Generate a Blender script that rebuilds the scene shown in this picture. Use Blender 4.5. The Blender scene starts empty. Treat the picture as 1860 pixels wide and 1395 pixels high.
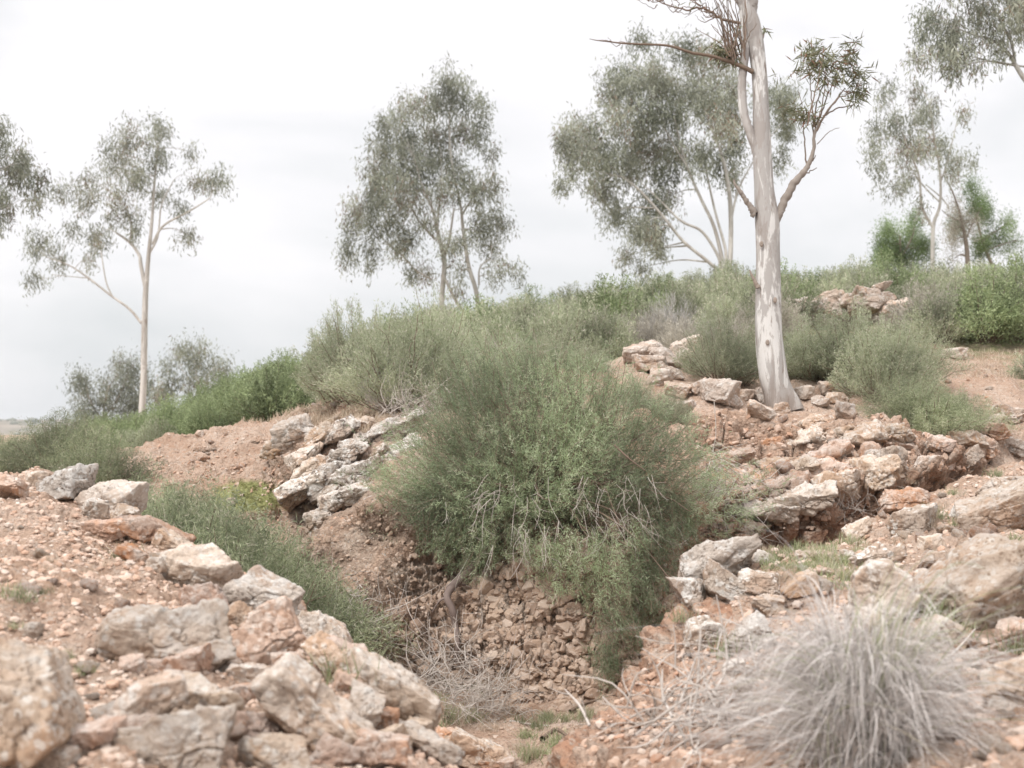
import bpy, math, random
import numpy as np
from mathutils import Vector

rng = np.random.default_rng(7)
random.seed(7)
F, CX, HY = 2583.0, 930.0, 790.0          # photo pixels: focal length, centre column, horizon row
scene = bpy.context.scene
col = scene.collection

def P(px, py, d):
    return np.array([(px-CX)/F*d, d, (HY-py)/F*d])

# ------------------------------------------------------------------ noise
def _h(ix, iy, iz, s):
    n = (ix.astype(np.uint32)*np.uint32(374761393) + iy.astype(np.uint32)*np.uint32(668265263)
         + iz.astype(np.uint32)*np.uint32(2246822519) + np.uint32((s*3266489917+12345) & 0xffffffff))
    n = (n ^ (n >> np.uint32(13)))*np.uint32(1274126177)
    n = (n ^ (n >> np.uint32(16)))*np.uint32(2654435761)
    return (n ^ (n >> np.uint32(15))).astype(np.float64)/4294967295.0

def vnoise(p, s=0):
    i = np.floor(p).astype(np.int64); f = p-i
    f = f*f*f*(f*(f*6-15)+10)
    r = 0
    for a in (0, 1):
        wa = f[:, 0] if a else 1-f[:, 0]
        for b in (0, 1):
            wb = f[:, 1] if b else 1-f[:, 1]
            for c in (0, 1):
                wc = f[:, 2] if c else 1-f[:, 2]
                r = r + wa*wb*wc*_h(i[:, 0]+a, i[:, 1]+b, i[:, 2]+c, s)
    return r*2-1

def fbm(p, o=4, s=0, g=.5):
    r = 0; a = 1; p = np.asarray(p, float)
    for k in range(o):
        r = r+a*vnoise(p, s+k*17); a *= g; p = p*2.03+3.7
    return r

def worley(p, s=0):
    i = np.floor(p).astype(np.int64); n = len(p)
    f1 = np.full(n, 9.); f2 = np.full(n, 9.); cid = np.zeros(n)
    for a in (-1, 0, 1):
        for b in (-1, 0, 1):
            for c in (-1, 0, 1):
                ci = i+np.array([a, b, c])
                h1 = _h(ci[:, 0], ci[:, 1], ci[:, 2], s)
                h2 = _h(ci[:, 0], ci[:, 1], ci[:, 2], s+5)
                h3 = _h(ci[:, 0], ci[:, 1], ci[:, 2], s+9)
                d = np.sqrt((ci[:, 0]+h1-p[:, 0])**2+(ci[:, 1]+h2-p[:, 1])**2+(ci[:, 2]+h3-p[:, 2])**2)
                m = d < f1
                f2 = np.where(m, f1, np.minimum(f2, d))
                cid = np.where(m, (h1*7.13+h2*3.7+h3) % 1, cid)
                f1 = np.where(m, d, f1)
    return f1, f2, cid

def sst(a, b, x):
    t = np.clip((x-a)/(b-a), 0, 1); return t*t*(3-2*t)

def unit(v):
    return v/np.maximum(np.linalg.norm(v, axis=-1, keepdims=True), 1e-9)

# ------------------------------------------------------------------ mesh helpers
def mk(name, V, faces, mat, parent=None, smooth=True, tint=None, link=True):
    """faces: list of int arrays (n,3) or (n,4)"""
    me = bpy.data.meshes.new(name)
    V = np.asarray(V, np.float32)
    faces = [np.asarray(f, np.int32) for f in faces if len(f)]
    me.vertices.add(len(V)); me.vertices.foreach_set('co', V.ravel())
    idx = np.concatenate([f.ravel() for f in faces])
    tot = np.concatenate([np.full(len(f), f.shape[1], np.int32) for f in faces])
    st = np.concatenate([[0], np.cumsum(tot)[:-1]]).astype(np.int32)
    me.loops.add(len(idx)); me.loops.foreach_set('vertex_index', idx)
    me.polygons.add(len(tot)); me.polygons.foreach_set('loop_start', st); me.polygons.foreach_set('loop_total', tot)
    me.polygons.foreach_set('use_smooth', np.full(len(tot), smooth, bool))
    if tint is not None:
        a = me.attributes.new('tint', 'FLOAT', 'POINT'); a.data.foreach_set('value', np.asarray(tint, np.float32))
    me.update(calc_edges=True)
    me.materials.append(mat)
    o = bpy.data.objects.new(name, me)
    if link: col.objects.link(o)
    if parent is not None: o.parent = parent
    return o

def tag(o, label=None, cat=None, group=None, kind=None):
    if label: o['label'] = label
    if cat: o['category'] = cat
    if group: o['group'] = group
    if kind: o['kind'] = kind
    return o

def empty(name, loc):
    o = bpy.data.objects.new(name, None); col.objects.link(o)
    o.location = [float(c) for c in loc]; o.empty_display_size = .2
    return o

def smooth_poly(pts, rad, n):
    pts = np.asarray(pts, float); rad = np.asarray(rad, float)
    k = len(pts)
    if k < 3:
        t = np.linspace(0, 1, n)[:, None]
        return pts[0]*(1-t)+pts[-1]*t, rad[0]*(1-t[:, 0])+rad[-1]*t[:, 0]
    pp = np.vstack([2*pts[0]-pts[1], pts, 2*pts[-1]-pts[-2]])
    u = np.linspace(0, k-1-1e-6, n); i = u.astype(int); t = (u-i)[:, None]
    a, b, c, d = pp[i], pp[i+1], pp[i+2], pp[i+3]
    q = .5*((2*b)+(-a+c)*t+(2*a-5*b+4*c-d)*t*t+(-a+3*b-3*c+d)*t**3)
    return q, np.interp(u, np.arange(k), rad)

def tube(pts, rad, sides=6):
    pts = np.asarray(pts, float); n = len(pts)
    T = unit(np.gradient(pts, axis=0))
    ref = np.array([0.31, .83, .47]) if abs(T[0, 1]) < .8 else np.array([1., .1, .2])
    A = unit(np.cross(T, ref)); B = np.cross(T, A)
    th = np.arange(sides)/sides*2*math.pi
    V = pts[:, None]+np.asarray(rad)[:, None, None]*(A[:, None]*np.cos(th)[None, :, None]+B[:, None]*np.sin(th)[None, :, None])
    V = V.reshape(-1, 3)
    r = np.arange(n-1)[:, None]*sides; j = np.arange(sides)[None]; j2 = (j+1) % sides
    Fq = np.stack([r+j, r+j2, r+sides+j2, r+sides+j], -1).reshape(-1, 4)
    return V, Fq

class MB:
    def __init__(s): s.V = []; s.Q = []; s.T = []; s.n = 0; s.tint = []
    def add(s, V, Fa, tint=None):
        Fa = np.asarray(Fa)
        (s.Q if Fa.shape[1] == 4 else s.T).append(Fa+s.n)
        s.V.append(V); s.n += len(V)
        s.tint.append(np.full(len(V), rng.random()) if tint is None else tint)
    def tube(s, pts, rad, sides=6, n=None, wob=0):
        p, r = smooth_poly(pts, rad, n or max(4, len(pts)*4))
        if wob:
            p = p+wob*fbm(p*(.7/wob*.06+1.5), 2, s.n % 97).reshape(-1, 1)*unit(rng.normal(size=3))
        s.add(*tube(p, r, sides))
    def leaves(s, base, dr, L, W):
        n = len(base)
        sd = unit(np.cross(dr, rng.normal(size=(n, 3))))
        L = np.broadcast_to(L, n)[:, None]; W = np.broadcast_to(W, n)[:, None]
        V = np.stack([base, base+dr*L*.42+sd*W*.5, base+dr*L, base+dr*L*.42-sd*W*.5], 1).reshape(-1, 3)
        Fq = np.arange(n*4).reshape(n, 4)
        s.add(V, Fq, np.repeat(rng.random(n), 4))
    def strips(s, C, W):
        """C (n,m,3) centre lines, W (n,m) widths"""
        n, m, _ = C.shape
        T = unit(np.gradient(C, axis=1))
        sd = unit(np.cross(T, rng.normal(size=(n, 1, 3))+0*T))
        V = np.stack([C-sd*W[..., None]/2, C+sd*W[..., None]/2], 2).reshape(-1, 3)
        b = (np.arange(n)*m*2)[:, None, None]+(np.arange(m-1)*2)[None, :, None]
        Fq = (b+np.array([0, 1, 3, 2])[None, None]).reshape(-1, 4)
        s.add(V, Fq, np.repeat(rng.random(n), m*2))
    def build(s, name, mat, parent=None, smooth=True, off=None, link=True):
        V = np.concatenate(s.V)
        if off is not None: V = V-np.asarray(off)
        return mk(name, V, ([np.concatenate(s.Q)] if s.Q else [])+([np.concatenate(s.T)] if s.T else []), mat, parent, smooth,
                  np.concatenate(s.tint), link)

# ------------------------------------------------------------------ materials
class NT:
    def __init__(s, name):
        s.m = bpy.data.materials.new(name); s.m.use_nodes = True
        s.t = s.m.node_tree; s.t.nodes.clear()
        s.out = s.n('ShaderNodeOutputMaterial')
    def n(s, ty, ins=None, **kw):
        nd = s.t.nodes.new(ty)
        for k, v in kw.items(): setattr(nd, k, v)
        for k, v in (ins or {}).items(): s.set(nd.inputs[k], v)
        return nd
    def set(s, sock, v):
        if isinstance(v, bpy.types.NodeSocket): s.t.links.new(v, sock)
        else: sock.default_value = v
    def coord(s): return s.n('ShaderNodeTexCoord').outputs['Object']
    def geo(s): return s.n('ShaderNodeNewGeometry').outputs['Position']
    def noise(s, v, sc, det=4, rough=.55, dist=0):
        return s.n('ShaderNodeTexNoise', {'Vector': v, 'Scale': sc, 'Detail': det, 'Roughness': rough, 'Distortion': dist}).outputs['Fac']
    def vor(s, v, sc, out='Distance', feature='F1', rnd=1):
        return s.n('ShaderNodeTexVoronoi', {'Vector': v, 'Scale': sc, 'Randomness': rnd}, feature=feature).outputs[out]
    def ramp(s, f, lo, hi):
        return s.n('ShaderNodeMapRange', {'Value': f, 'From Min': lo, 'From Max': hi}, interpolation_type='SMOOTHSTEP').outputs['Result']
    def mix(s, f, a, b, mode='MIX'):
        nd = s.n('ShaderNodeMix', data_type='RGBA', blend_type=mode)
        for i, v in ((0, f), (6, a), (7, b)):
            if isinstance(v, tuple) and len(v) == 3: v = (*v, 1)
            s.set(nd.inputs[i], v)
        return nd.outputs[2]
    def math(s, op, a, b=0.0):
        nd = s.n('ShaderNodeMath', operation=op); s.set(nd.inputs[0], a); s.set(nd.inputs[1], b); return nd.outputs[0]
    def attr(s, name, out='Fac'): return s.n('ShaderNodeAttribute', attribute_name=name).outputs[out]
    def bump(s, h, strength=.5, dist=.01, nrm=None):
        ins = {'Height': h, 'Strength': strength, 'Distance': dist}
        if nrm is not None: ins['Normal'] = nrm
        return s.n('ShaderNodeBump', ins).outputs['Normal']
    def diffuse(s, c, nrm=None, rough=.9, spec=.2):
        ins = {'Base Color': c, 'Roughness': rough, 'Specular IOR Level': spec}
        if nrm is not None: ins['Normal'] = nrm
        b = s.n('ShaderNodeBsdfPrincipled', ins)
        s.t.links.new(b.outputs[0], s.out.inputs[0]); return s.m

def leaf_mat(name, a, b, tr=.3, c=None, spread=.55):
    t = NT(name)
    ti = t.attr('tint')
    cc = t.mix(ti, a, b)
    if c: cc = t.mix(t.ramp(ti, .86, .9), cc, c)
    rnd = t.n('ShaderNodeObjectInfo').outputs['Random']
    big = t.noise(t.geo(), 1.6, 2)
    v = t.math('ADD', t.math('MULTIPLY', t.ramp(big, .3, .7), spread), t.math('MULTIPLY', rnd, .28))
    v = t.math('ADD', v, 1-spread/2-.14)
    hs = t.n('ShaderNodeHueSaturation', {'Color': cc, 'Value': v}).outputs[0]
    p = t.n('ShaderNodeBsdfPrincipled', {'Base Color': hs, 'Roughness': .62, 'Specular IOR Level': .3})
    tl = t.n('ShaderNodeBsdfTranslucent', {'Color': hs})
    mx = t.n('ShaderNodeMixShader', {0: tr, 1: p.outputs[0], 2: tl.outputs[0]})
    t.t.links.new(mx.outputs[0], t.out.inputs[0]); return t.m

def twig_mat(name, a, b):
    t = NT(name)
    return t.diffuse(t.mix(t.math('MULTIPLY', t.math('ADD', t.attr('tint'), t.noise(t.geo(), 30, 2)), .5), a, b))

def rock_mat(name, base, alt, dark, lichen=.5, warm=(.40, .22, .12), warmamt=.45, dk=.5):
    t = NT(name); v = t.coord()
    r = t.n('ShaderNodeObjectInfo').outputs['Random']
    off = t.n('ShaderNodeVectorMath', {0: v, 1: t.n('ShaderNodeCombineXYZ', {0: t.math('MULTIPLY', r, 37.0), 1: t.math('MULTIPLY', r, 11.0), 2: 0.0}).outputs[0]}, operation='ADD').outputs[0]
    c = t.mix(t.ramp(t.noise(off, 6, 5), .35, .65), base, alt)
    c = t.mix(t.math('MULTIPLY', t.ramp(t.noise(off, 3.1, 4, .6, .6), .46, .62), warmamt), c, warm)
    # weathered crust grows mostly on the faces turned to the sky
    up = t.n('ShaderNodeSeparateXYZ', {0: t.n('ShaderNodeNewGeometry').outputs['Normal']}).outputs[2]
    li = t.math('ADD', t.noise(off, 10, 7, .72), t.math('MULTIPLY', up, .07))
    c = t.mix(t.math('MULTIPLY', t.ramp(t.noise(off, 11, 6, .72, .4), .54-.1*(dk-.5), .64-.1*(dk-.5)), dk), c, dark)
    lf = t.math('MULTIPLY', t.ramp(li, .53, .60), lichen)
    c = t.mix(lf, c, (.61, .565, .52))
    sp = t.math('MULTIPLY', t.ramp(t.vor(off, 30), .42, .30), t.ramp(t.noise(off, 5, 3), .42, .55))
    c = t.mix(t.math('MULTIPLY', sp, min(1, lichen*1.25)), c, (.68, .645, .60))
    sp2 = t.math('MULTIPLY', t.ramp(t.vor(off, 44), .34, .22), t.ramp(t.noise(off, 8, 3), .48, .6))
    c = t.mix(t.math('MULTIPLY', sp2, .75), c, dark)
    c = t.mix(t.math('MULTIPLY', t.ramp(t.noise(off, 75, 3, .7), .45, .7), .4), c, t.mix(.5, dark, base))
    hv = t.n('ShaderNodeHueSaturation', {'Color': c, 'Value': t.math('ADD', t.math('MULTIPLY', r, .3), .84), 'Saturation': t.math('ADD', t.math('MULTIPLY', t.math('FRACT', t.math('MULTIPLY', r, 7.7)), .35), .92)}).outputs[0]
    h = t.math('ADD', t.noise(off, 42, 6, .75), t.math('MULTIPLY', t.noise(off, 12, 5, .65, .8), 1.6))
    return t.diffuse(hv, t.bump(h, .9, .014), .92, .15)

M = {}
M['rock'] = rock_mat('limestone_rock', (.49, .395, .32), (.56, .475, .405), (.24, .175, .13))
M['rock_pink'] = rock_mat('pink_rock', (.50, .37, .30), (.54, .44, .38), (.26, .17, .125), .35, (.44, .22, .12), .6)
M['rock_grey'] = rock_mat('lichen_rock', (.43, .35, .29), (.53, .46, .40), (.16, .125, .10), .9, (.33, .20, .13), .45)
M['rock_out'] = rock_mat('outcrop_rock', (.40, .335, .285), (.52, .46, .405), (.115, .09, .075), .85, (.33, .20, .13), .4, .85)
M['rock_far'] = rock_mat('pile_rock', (.48, .385, .32), (.54, .46, .40), (.24, .18, .14), .45)

def trunk_mat(name, pale, grey, rust, sc=1.0):
    t = NT(name); v = t.coord()
    mp = t.n('ShaderNodeMapping', {'Vector': v, 'Scale': (7*sc, 7*sc, 1.5*sc)}).outputs[0]
    c = t.mix(t.ramp(t.noise(mp, 1.1, 5, .62, .7), .47, .51), pale, grey)
    c = t.mix(t.math('MULTIPLY', t.ramp(t.noise(mp, .8, 4, .6, .9), .54, .57), .6), c, t.mix(.5, grey, rust))
    c = t.mix(t.math('MULTIPLY', t.ramp(t.noise(mp, 2.6, 4, .65, .6), .58, .68), .8), c, rust)
    z = t.n('ShaderNodeSeparateXYZ', {0: v}).outputs[2]
    c = t.mix(t.math('MULTIPLY', t.ramp(t.math('ADD', z, t.math('MULTIPLY', t.noise(mp, 2, 3), .35)), .55, .1), .75), c, rust)
    c = t.mix(t.math('MULTIPLY', t.ramp(t.noise(mp, 9, 3, .7), .55, .75), .35), c, rust)
    return t.diffuse(c, t.bump(t.noise(mp, 5, 5, .7), .5, .01), .8, .2)
M['gum'] = trunk_mat('eucalyptus_bark', (.61, .59, .565), (.385, .36, .34), (.22, .17, .14))
M['gum_far'] = trunk_mat('pale_bark', (.56, .53, .49), (.43, .40, .365), (.30, .25, .21), .5)
M['bark_dark'] = twig_mat('rough_brown_bark', (.20, .155, .125), (.36, .30, .255))
M['bark_limb'] = twig_mat('grey_limb_bark', (.19, .155, .13), (.41, .365, .325))
M['twig_grey'] = twig_mat('dry_twig', (.40, .345, .30), (.60, .54, .49))
M['twig_brown'] = twig_mat('brown_twig', (.13, .09, .065), (.27, .20, .155))
M['root'] = twig_mat('weathered_root', (.15, .11, .095), (.27, .215, .19))
M['straw'] = leaf_mat('dry_grass', (.33, .30, .28), (.70, .655, .62), .2, None, .2)
M['straw_warm'] = leaf_mat('straw_grass', (.42, .33, .24), (.58, .49, .39), .2, None, .2)
M['euc'] = leaf_mat('eucalyptus_leaf', (.195, .21, .155), (.46, .46, .37), .3, (.26, .19, .14))
M['euc_dark'] = leaf_mat('eucalyptus_leaf_dark', (.155, .168, .125), (.39, .39, .315), .28, (.22, .17, .12))
M['euc_near'] = leaf_mat('eucalyptus_leaf_near', (.12, .13, .065), (.34, .33, .22), .3, (.24, .13, .08))
M['pine'] = leaf_mat('pine_needles', (.13, .19, .08), (.30, .38, .17), .3)
M['rose'] = leaf_mat('rosemary_leaf', (.205, .265, .14), (.48, .535, .35), .40, (.54, .52, .41), .85)
M['rose_dark'] = leaf_mat('rosemary_leaf_dark', (.175, .21, .115), (.43, .45, .29), .35, (.46, .43, .33), .8)
M['rose_mid'] = leaf_mat('rosemary_leaf_pale', (.25, .28, .175), (.48, .495, .345), .38, (.52, .48, .39), .45)
M['ridge'] = leaf_mat('green_shrub_leaf', (.19, .235, .115), (.37, .42, .23), .32, None, .5)
M['hill'] = leaf_mat('hill_shrub_leaf', (.25, .275, .17), (.48, .49, .345), .38, (.52, .47, .385), .75)
M['hill_dry'] = leaf_mat('dry_shrub_leaf', (.33, .295, .24), (.52, .48, .41), .3, None, .3)
M['dead'] = leaf_mat('dead_shrub', (.34, .315, .30), (.54, .51, .485), .2, None, .3)
M['grass'] = leaf_mat('green_grass', (.22, .25, .125), (.42, .44, .27), .35, (.53, .48, .36))
M['moss'] = leaf_mat('moss', (.27, .275, .12), (.40, .40, .22), .3, (.44, .38, .27), .3)

# ------------------------------------------------------------------ terrain
def tps(pts):
    A = np.array(pts, float); xy = A[:, :2]; n = len(A)
    def U(r2): return .5*r2*np.log(np.maximum(r2, 1e-12))
    K = U(((xy[:, None]-xy[None])**2).sum(-1))+np.eye(n)*.02
    Q = np.hstack([np.ones((n, 1)), xy])
    w = np.linalg.solve(np.block([[K, Q], [Q.T, np.zeros((3, 3))]]), np.concatenate([A[:, 2], np.zeros(3)]))
    def f(x, y):
        r = w[n]+w[n+1]*x+w[n+2]*y
        for i in range(n): r = r+w[i]*U((x-xy[i, 0])**2+(y-xy[i, 1])**2)
        return r
    return f

edgeL = [(930, 1395, 4.1), (865, 1340, 4.45), (795, 1300, 4.75), (710, 1225, 5.1), (600, 1130, 5.6), (520, 1075, 5.9), (420, 1025, 6.2), (330, 990, 6.5),
         (262, 945, 6.9), (180, 905, 7.2), (100, 880, 7.5), (0, 850, 7.8), (-200, 815, 8.3)]
ptsL = [tuple(P(*c)) for c in edgeL+[(0, 1395, 3.6), (300, 1395, 3.7), (600, 1395, 3.85), (0, 1200, 4.3), (0, 1050, 5.2), (0, 950, 6.2),
        (150, 1000, 5.75), (300, 1100, 5.1), (300, 1250, 4.3), (500, 1230, 4.6), (150, 1200, 4.35), (700, 1395, 3.95)]]
ptsL += [(-.6, 1.5, -1.25), (0, 2.5, -1.15), (-3, 2, -.9)]
edgeR = [(1050, 1395, 5.1), (1130, 1290, 5.75), (1205, 1195, 6.05), (1228, 1125, 6.25), (1245, 1075, 6.6), (1300, 1020, 7.2), (1350, 997, 7.6), (1430, 988, 8.0), (1560, 952, 8.7),
         (1680, 890, 9.5), (1800, 856, 10.2), (1900, 835, 10.8), (2300, 765, 12)]
ptsR = [tuple(P(*c)) for c in edgeR+[(1500, 1110, 5.9), (1700, 1010, 7.1), (1860, 1010, 6.7), (1860, 1200, 4.8), (1550, 1300, 4.5), (1300, 1300, 4.95),
        (1860, 1395, 3.7), (1550, 1395, 3.95), (1200, 1395, 4.6), (1400, 1200, 5.2)]]
ptsR += [(.6, 2, -1.25), (2.5, 2, -.9)]
edgeF = [(-900, 930, 15), (-300, 920, 13), (250, 905, 11.8), (400, 925, 11.2), (480, 960, 10.5), (560, 965, 9.9), (640, 945, 9.6), (720, 930, 9.35), (850, 940, 9.0), (985, 930, 8.9),
         (1100, 935, 8.95), (1230, 950, 9.1), (1340, 905, 9.7), (1480, 905, 10.0), (1600, 885, 10.4), (1660, 850, 10.9), (1780, 815, 11.7), (1900, 790, 12.4), (2400, 700, 14.5)]
ptsF = [tuple(P(*c)) for c in edgeF+[
    (300, 860, 12.4), (370, 792, 13.8), (400, 850, 12.5), (500, 770, 13.4), (430, 890, 11.6), (590, 800, 10.9), (520, 800, 11.2), (640, 770, 11.4), (750, 775, 11.2), (700, 850, 10.1), (800, 820, 10.2), (985, 850, 9.4),
    (985, 760, 10.8), (1120, 715, 12.3), (1260, 735, 12.1), (1300, 785, 11.2), (1400, 738, 12.6), (1500, 760, 12.0), (1560, 790, 11.4), (1700, 705, 13.2),
    (1860, 695, 14), (1720, 650, 15.2), (1450, 650, 15.2), (1160, 670, 13.6), (1300, 690, 13.2), (900, 690, 12.5), (850, 740, 11.6),
    (700, 720, 13.5), (600, 745, 14.), (160, 860, 20), (400, 765, 20), (560, 735, 20), (700, 660, 22), (900, 630, 24), (1100, 585, 25), (1300, 555, 26),
    (1430, 560, 26), (1650, 545, 26), (1860, 545, 26), (1520, 590, 18.3), (1600, 575, 18.5), (1440, 600, 17.5), (1700, 590, 18.5), (1860, 590, 19), (0, 885, 18),
    (130, 850, 16), (280, 830, 15.5), (1000, 690, 15), (860, 670, 17), (1150, 620, 19), (1300, 600, 20)]]
ptsF += [(-11, 30, -1.3), (-16, 40, -2.6), (-5, 38, .5), (0, 38, 2.0), (6, 40, 2.8), (14, 40, 3.0), (20, 30, 2.9), (-20, 25, -1.5), (0, 60, 1.0), (18, 60, 2.)]
ptsG = [(.0, 1, -1.6), (0, 4, -1.55), (.1, 6.5, -1.55), (.1, 7.2, -1.58), (.25, 8.2, -1.64), (-1.1, 8.5, -1.45), (-2.2, 9.3, -1.2), (-3.5, 10.5, -1.0), (-6, 12, -1.0),
        (1.1, 8.1, -1.5), (2.2, 8.9, -1.15), (3.4, 9.9, -.95), (4.8, 11.3, -.7), (7, 13, -.2), (-12, 14, -1.4)]
fL, fR, fF, fG = tps(ptsL), tps(ptsR), tps(ptsF), tps(ptsG)
def xy(e): return [tuple(P(*c)[:2]) for c in e]
polyL = np.array(xy(edgeL)+[(-7, 8.6), (-7, .2), (.02, .2)])
polyR = np.array([(.1, .2), (.12, 4.2)]+xy(edgeR)+[(9, 12.4), (9, .2)])
polyF = np.array(xy(edgeF)+[(60, 16), (90, 90), (-90, 90), (-60, 17)])

def sdf(poly, x, y):
    best = np.full(x.shape, 1e18); cx = np.zeros_like(x); cy = np.zeros_like(x); ins = np.zeros(x.shape, bool)
    n = len(poly)
    for i in range(n):
        a = poly[i]; b = poly[(i+1) % n]; e = b-a
        t = np.clip(((x-a[0])*e[0]+(y-a[1])*e[1])/(e@e), 0, 1)
        qx = a[0]+t*e[0]; qy = a[1]+t*e[1]; d = (x-qx)**2+(y-qy)**2
        m = d < best; best = np.where(m, d, best); cx = np.where(m, qx, cx); cy = np.where(m, qy, cy)
        if a[1] != b[1]:
            c = ((a[1] > y) != (b[1] > y)) & (x < e[0]*(y-a[1])/e[1]+a[0]); ins ^= c
    return np.where(ins, -1, 1)*np.sqrt(best), cx, cy

def height(x, y, parts=False):
    x = np.asarray(x, float); y = np.asarray(y, float)
    res = []
    jx = .09*np.sin(x*3.1+y*1.7)+.05*np.sin(x*7.3-y*5.1)
    for poly, f, slope in ((polyL, fL, 1.9), (polyR, fR, 2.3), (polyF, fF, None)):
        s, cx, cy = sdf(poly, x, y)
        ex = np.where(s > 0, cx, x); ey = np.where(s > 0, cy, y)
        hh = np.clip(f(ex, ey), -3.6, 3.6)
        if slope is None:
            sl = 1.3+1.5*sst(-1.1, -.1, x)-.9*sst(1.3, 2.2, x)
        else: sl = slope
        s2 = s+jx*sst(.6, 0, np.abs(s))
        res.append(hh-sl*(np.sqrt(s2*s2+.0025)+s2)*.5)
    g = np.clip(fG(x, y), -1.75, 0)
    h = np.maximum(np.maximum(res[0], res[1]), np.maximum(res[2], g))
    w = sst(55, 230, y)
    h = h*(1-w)+(-46)*w
    if parts: return h, res, g
    return h

def build_ground():
    u = np.concatenate([np.linspace(-1.3, -.40, 70, endpoint=False), np.linspace(-.40, .40, 900), np.linspace(.40, 1.3, 71)[1:]])
    d = np.concatenate([np.linspace(.6, 3, 50, endpoint=False), np.arange(3, 8, .02), np.arange(8, 9.7, .006), np.arange(9.7, 11.6, .0095), np.arange(11.6, 13, .02), np.arange(13, 16.5, .045),
                        np.arange(16.5, 30, .16), np.linspace(30, 70, 40, endpoint=False), 70*(3500/70)**np.linspace(0, 1, 30)])
    U, D = np.meshgrid(u, d)
    # the sides open up so that a camera moved sideways still sees ground
    X = U*(D+.0); Y = D
    h, res, g = height(X.ravel(), Y.ravel(), True)
    Vp = np.stack([X.ravel(), Y.ravel(), h], 1)
    def normals(V):
        G = V.reshape(*X.shape, 3)
        return unit(np.cross(np.gradient(G, axis=1), np.gradient(G, axis=0))).reshape(-1, 3)
    N = normals(Vp)
    L_, R_, F_ = [r.ravel() for r in res]
    isL = (L_ >= h-1e-6); isR = (R_ >= h-1e-6); isF = (F_ >= h-1e-6)
    x, y = Vp[:, 0], Vp[:, 1]
    near = y < 40
    steep = sst(.80, .55, N[:, 2])
    disp = np.zeros(len(x)); q = Vp[near]
    fade = sst(34, 12, q[:, 1])
    dn = fbm(q*1.7, 3, 1)*.07*fade+fbm(q*7, 4, 2)*.032*fade
    bank = (isL | isR)[near]
    dn += np.where(bank, fbm(q*24, 3, 3)*.010, 0)*fade
    disp[near] = dn
    # centre wall: broken blocks
    m = isF & (y < 11) & (x > -2.6) & (x < 1.6) & (N[:, 2] < .93)
    q = Vp[m]; k = steep[m]
    qq = q+fbm(q*5, 2, 8)[:, None]*.05
    R1 = qq@np.array([[1, 0, .18], [0, 1, 0], [-.18, 0, 1]])
    f1, f2, ci = worley(R1*np.array([7.5, 7.5, 10.]), 3)
    g1, g2, cj = worley(R1*np.array([18, 18, 25.]), 4)
    blk = sst(-.5, .25, q[:, 0])
    db = (ci-.4)*.085-.06*sst(.12, 0, f2-f1)+(cj-.5)*.04-.025*sst(.16, 0, g2-g1)+fbm(q*22, 3, 14)*.012
    dc = fbm(q*8, 6, 12, .68)*.085+fbm(q*2.5, 2, 13)*.08+(cj-.5)*.035
    disp[m] += (db*blk+dc*(1-blk))*(.15+.85*k)
    # right wall: tilted beds with overhanging lips
    m = isF & (y < 13.2) & (x > 1.25) & (x < 6.5)
    q = Vp[m]
    zz = q[:, 2]-.30*(q[:, 0]-2)+fbm(q*1.6, 3, 21)*.09
    t = (zz/.27) % 1.0
    saw = np.where(t < .78, t/.78, (1-t)/.22)
    f1, f2, ci = worley((q@np.array([[1, 0, -.24], [0, 1, 0], [.24, 0, 1]]))*np.array([5.5, 6, 11.]), 31)
    g1, g2, cj = worley(q*np.array([14, 14, 20.]), 32)
    face = sst(12.0, 11.0, q[:, 1]-.13*(q[:, 0]-2.5))*sst(1.25, 1.5, q[:, 0])
    disp[m] += face*((saw-.55)*.18+(ci-.45)*.17-.09*sst(.12, 0, f2-f1)+(cj-.5)*.045-.02*sst(.12, 0, g2-g1)+fbm(q*10, 4, 33)*.03)
    # red slope and outcrop ground on the left, right bank, rim of the gully
    m = isR & (N[:, 2] < .9) & (y < 9)
    q = Vp[m]; f1, f2, ci = worley(q*np.array([9, 9, 9.]), 41)
    disp[m] += (ci-.5)*.06+fbm(q*13, 4, 42)*.03-.02*sst(.12, 0, f2-f1)
    m = isF & (y > 10.5) & (y < 15) & (x < -1.4)
    q = Vp[m]; disp[m] += fbm(q*6, 5, 52, .6)*.045
    Nd = N.copy()
    Vp = Vp+Nd*disp[:, None]
    # masks
    px = CX+x/y*F; py = HY-Vp[:, 2]/y*F
    nz = fbm(np.stack([x*1.5, y*1.5, Vp[:, 2]*0], 1), 4, 60)
    green = isF*sst(12.5, 15.5, y)*(.75+.5*nz)
    redslope = isF & (x < -1.6) & (y > 11.2) & (y < 15.5) & (x > -5)
    green = np.where(redslope, sst(14.2, 15.6, y+nz*.5)*.8, green)
    moss = np.exp(-(((px-455)/75)**2+((py-902)/30)**2))*(y > 10)*(y < 13)*1.3
    terrace = np.exp(-(((px-1760)/190)**2+((py-665)/30)**2))*(y > 12)
    green = np.clip(green*(1-.85*np.clip(terrace, 0, 1)), 0, 1)
    wallred = isF*(x > .8)*sst(12.2, 10.4, y-.13*(x-2))*.62+isF*(x > .45)*(y < 9.3)*steep*.3
    wallred = np.clip(wallred+.4*(isR*steep)+(isR*(px < 1330)*(y < 6.5)*.5)+nz*.22, 0, 1)
    conglo = np.clip(isF*(y < 10.4)*(x < .9)*(1.0)+.0, 0, 1)
    green = np.where(y > 45, 1.0, green)
    C = np.stack([np.clip(green, 0, 1), np.clip(moss, 0, 1), wallred, conglo], 1).astype(np.float32)
    global GU, GD, GV, GN
    GU, GD, GV, GN = u, d, Vp.reshape(*X.shape, 3), N.reshape(*X.shape, 3)
    nr, nc = X.shape
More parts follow.
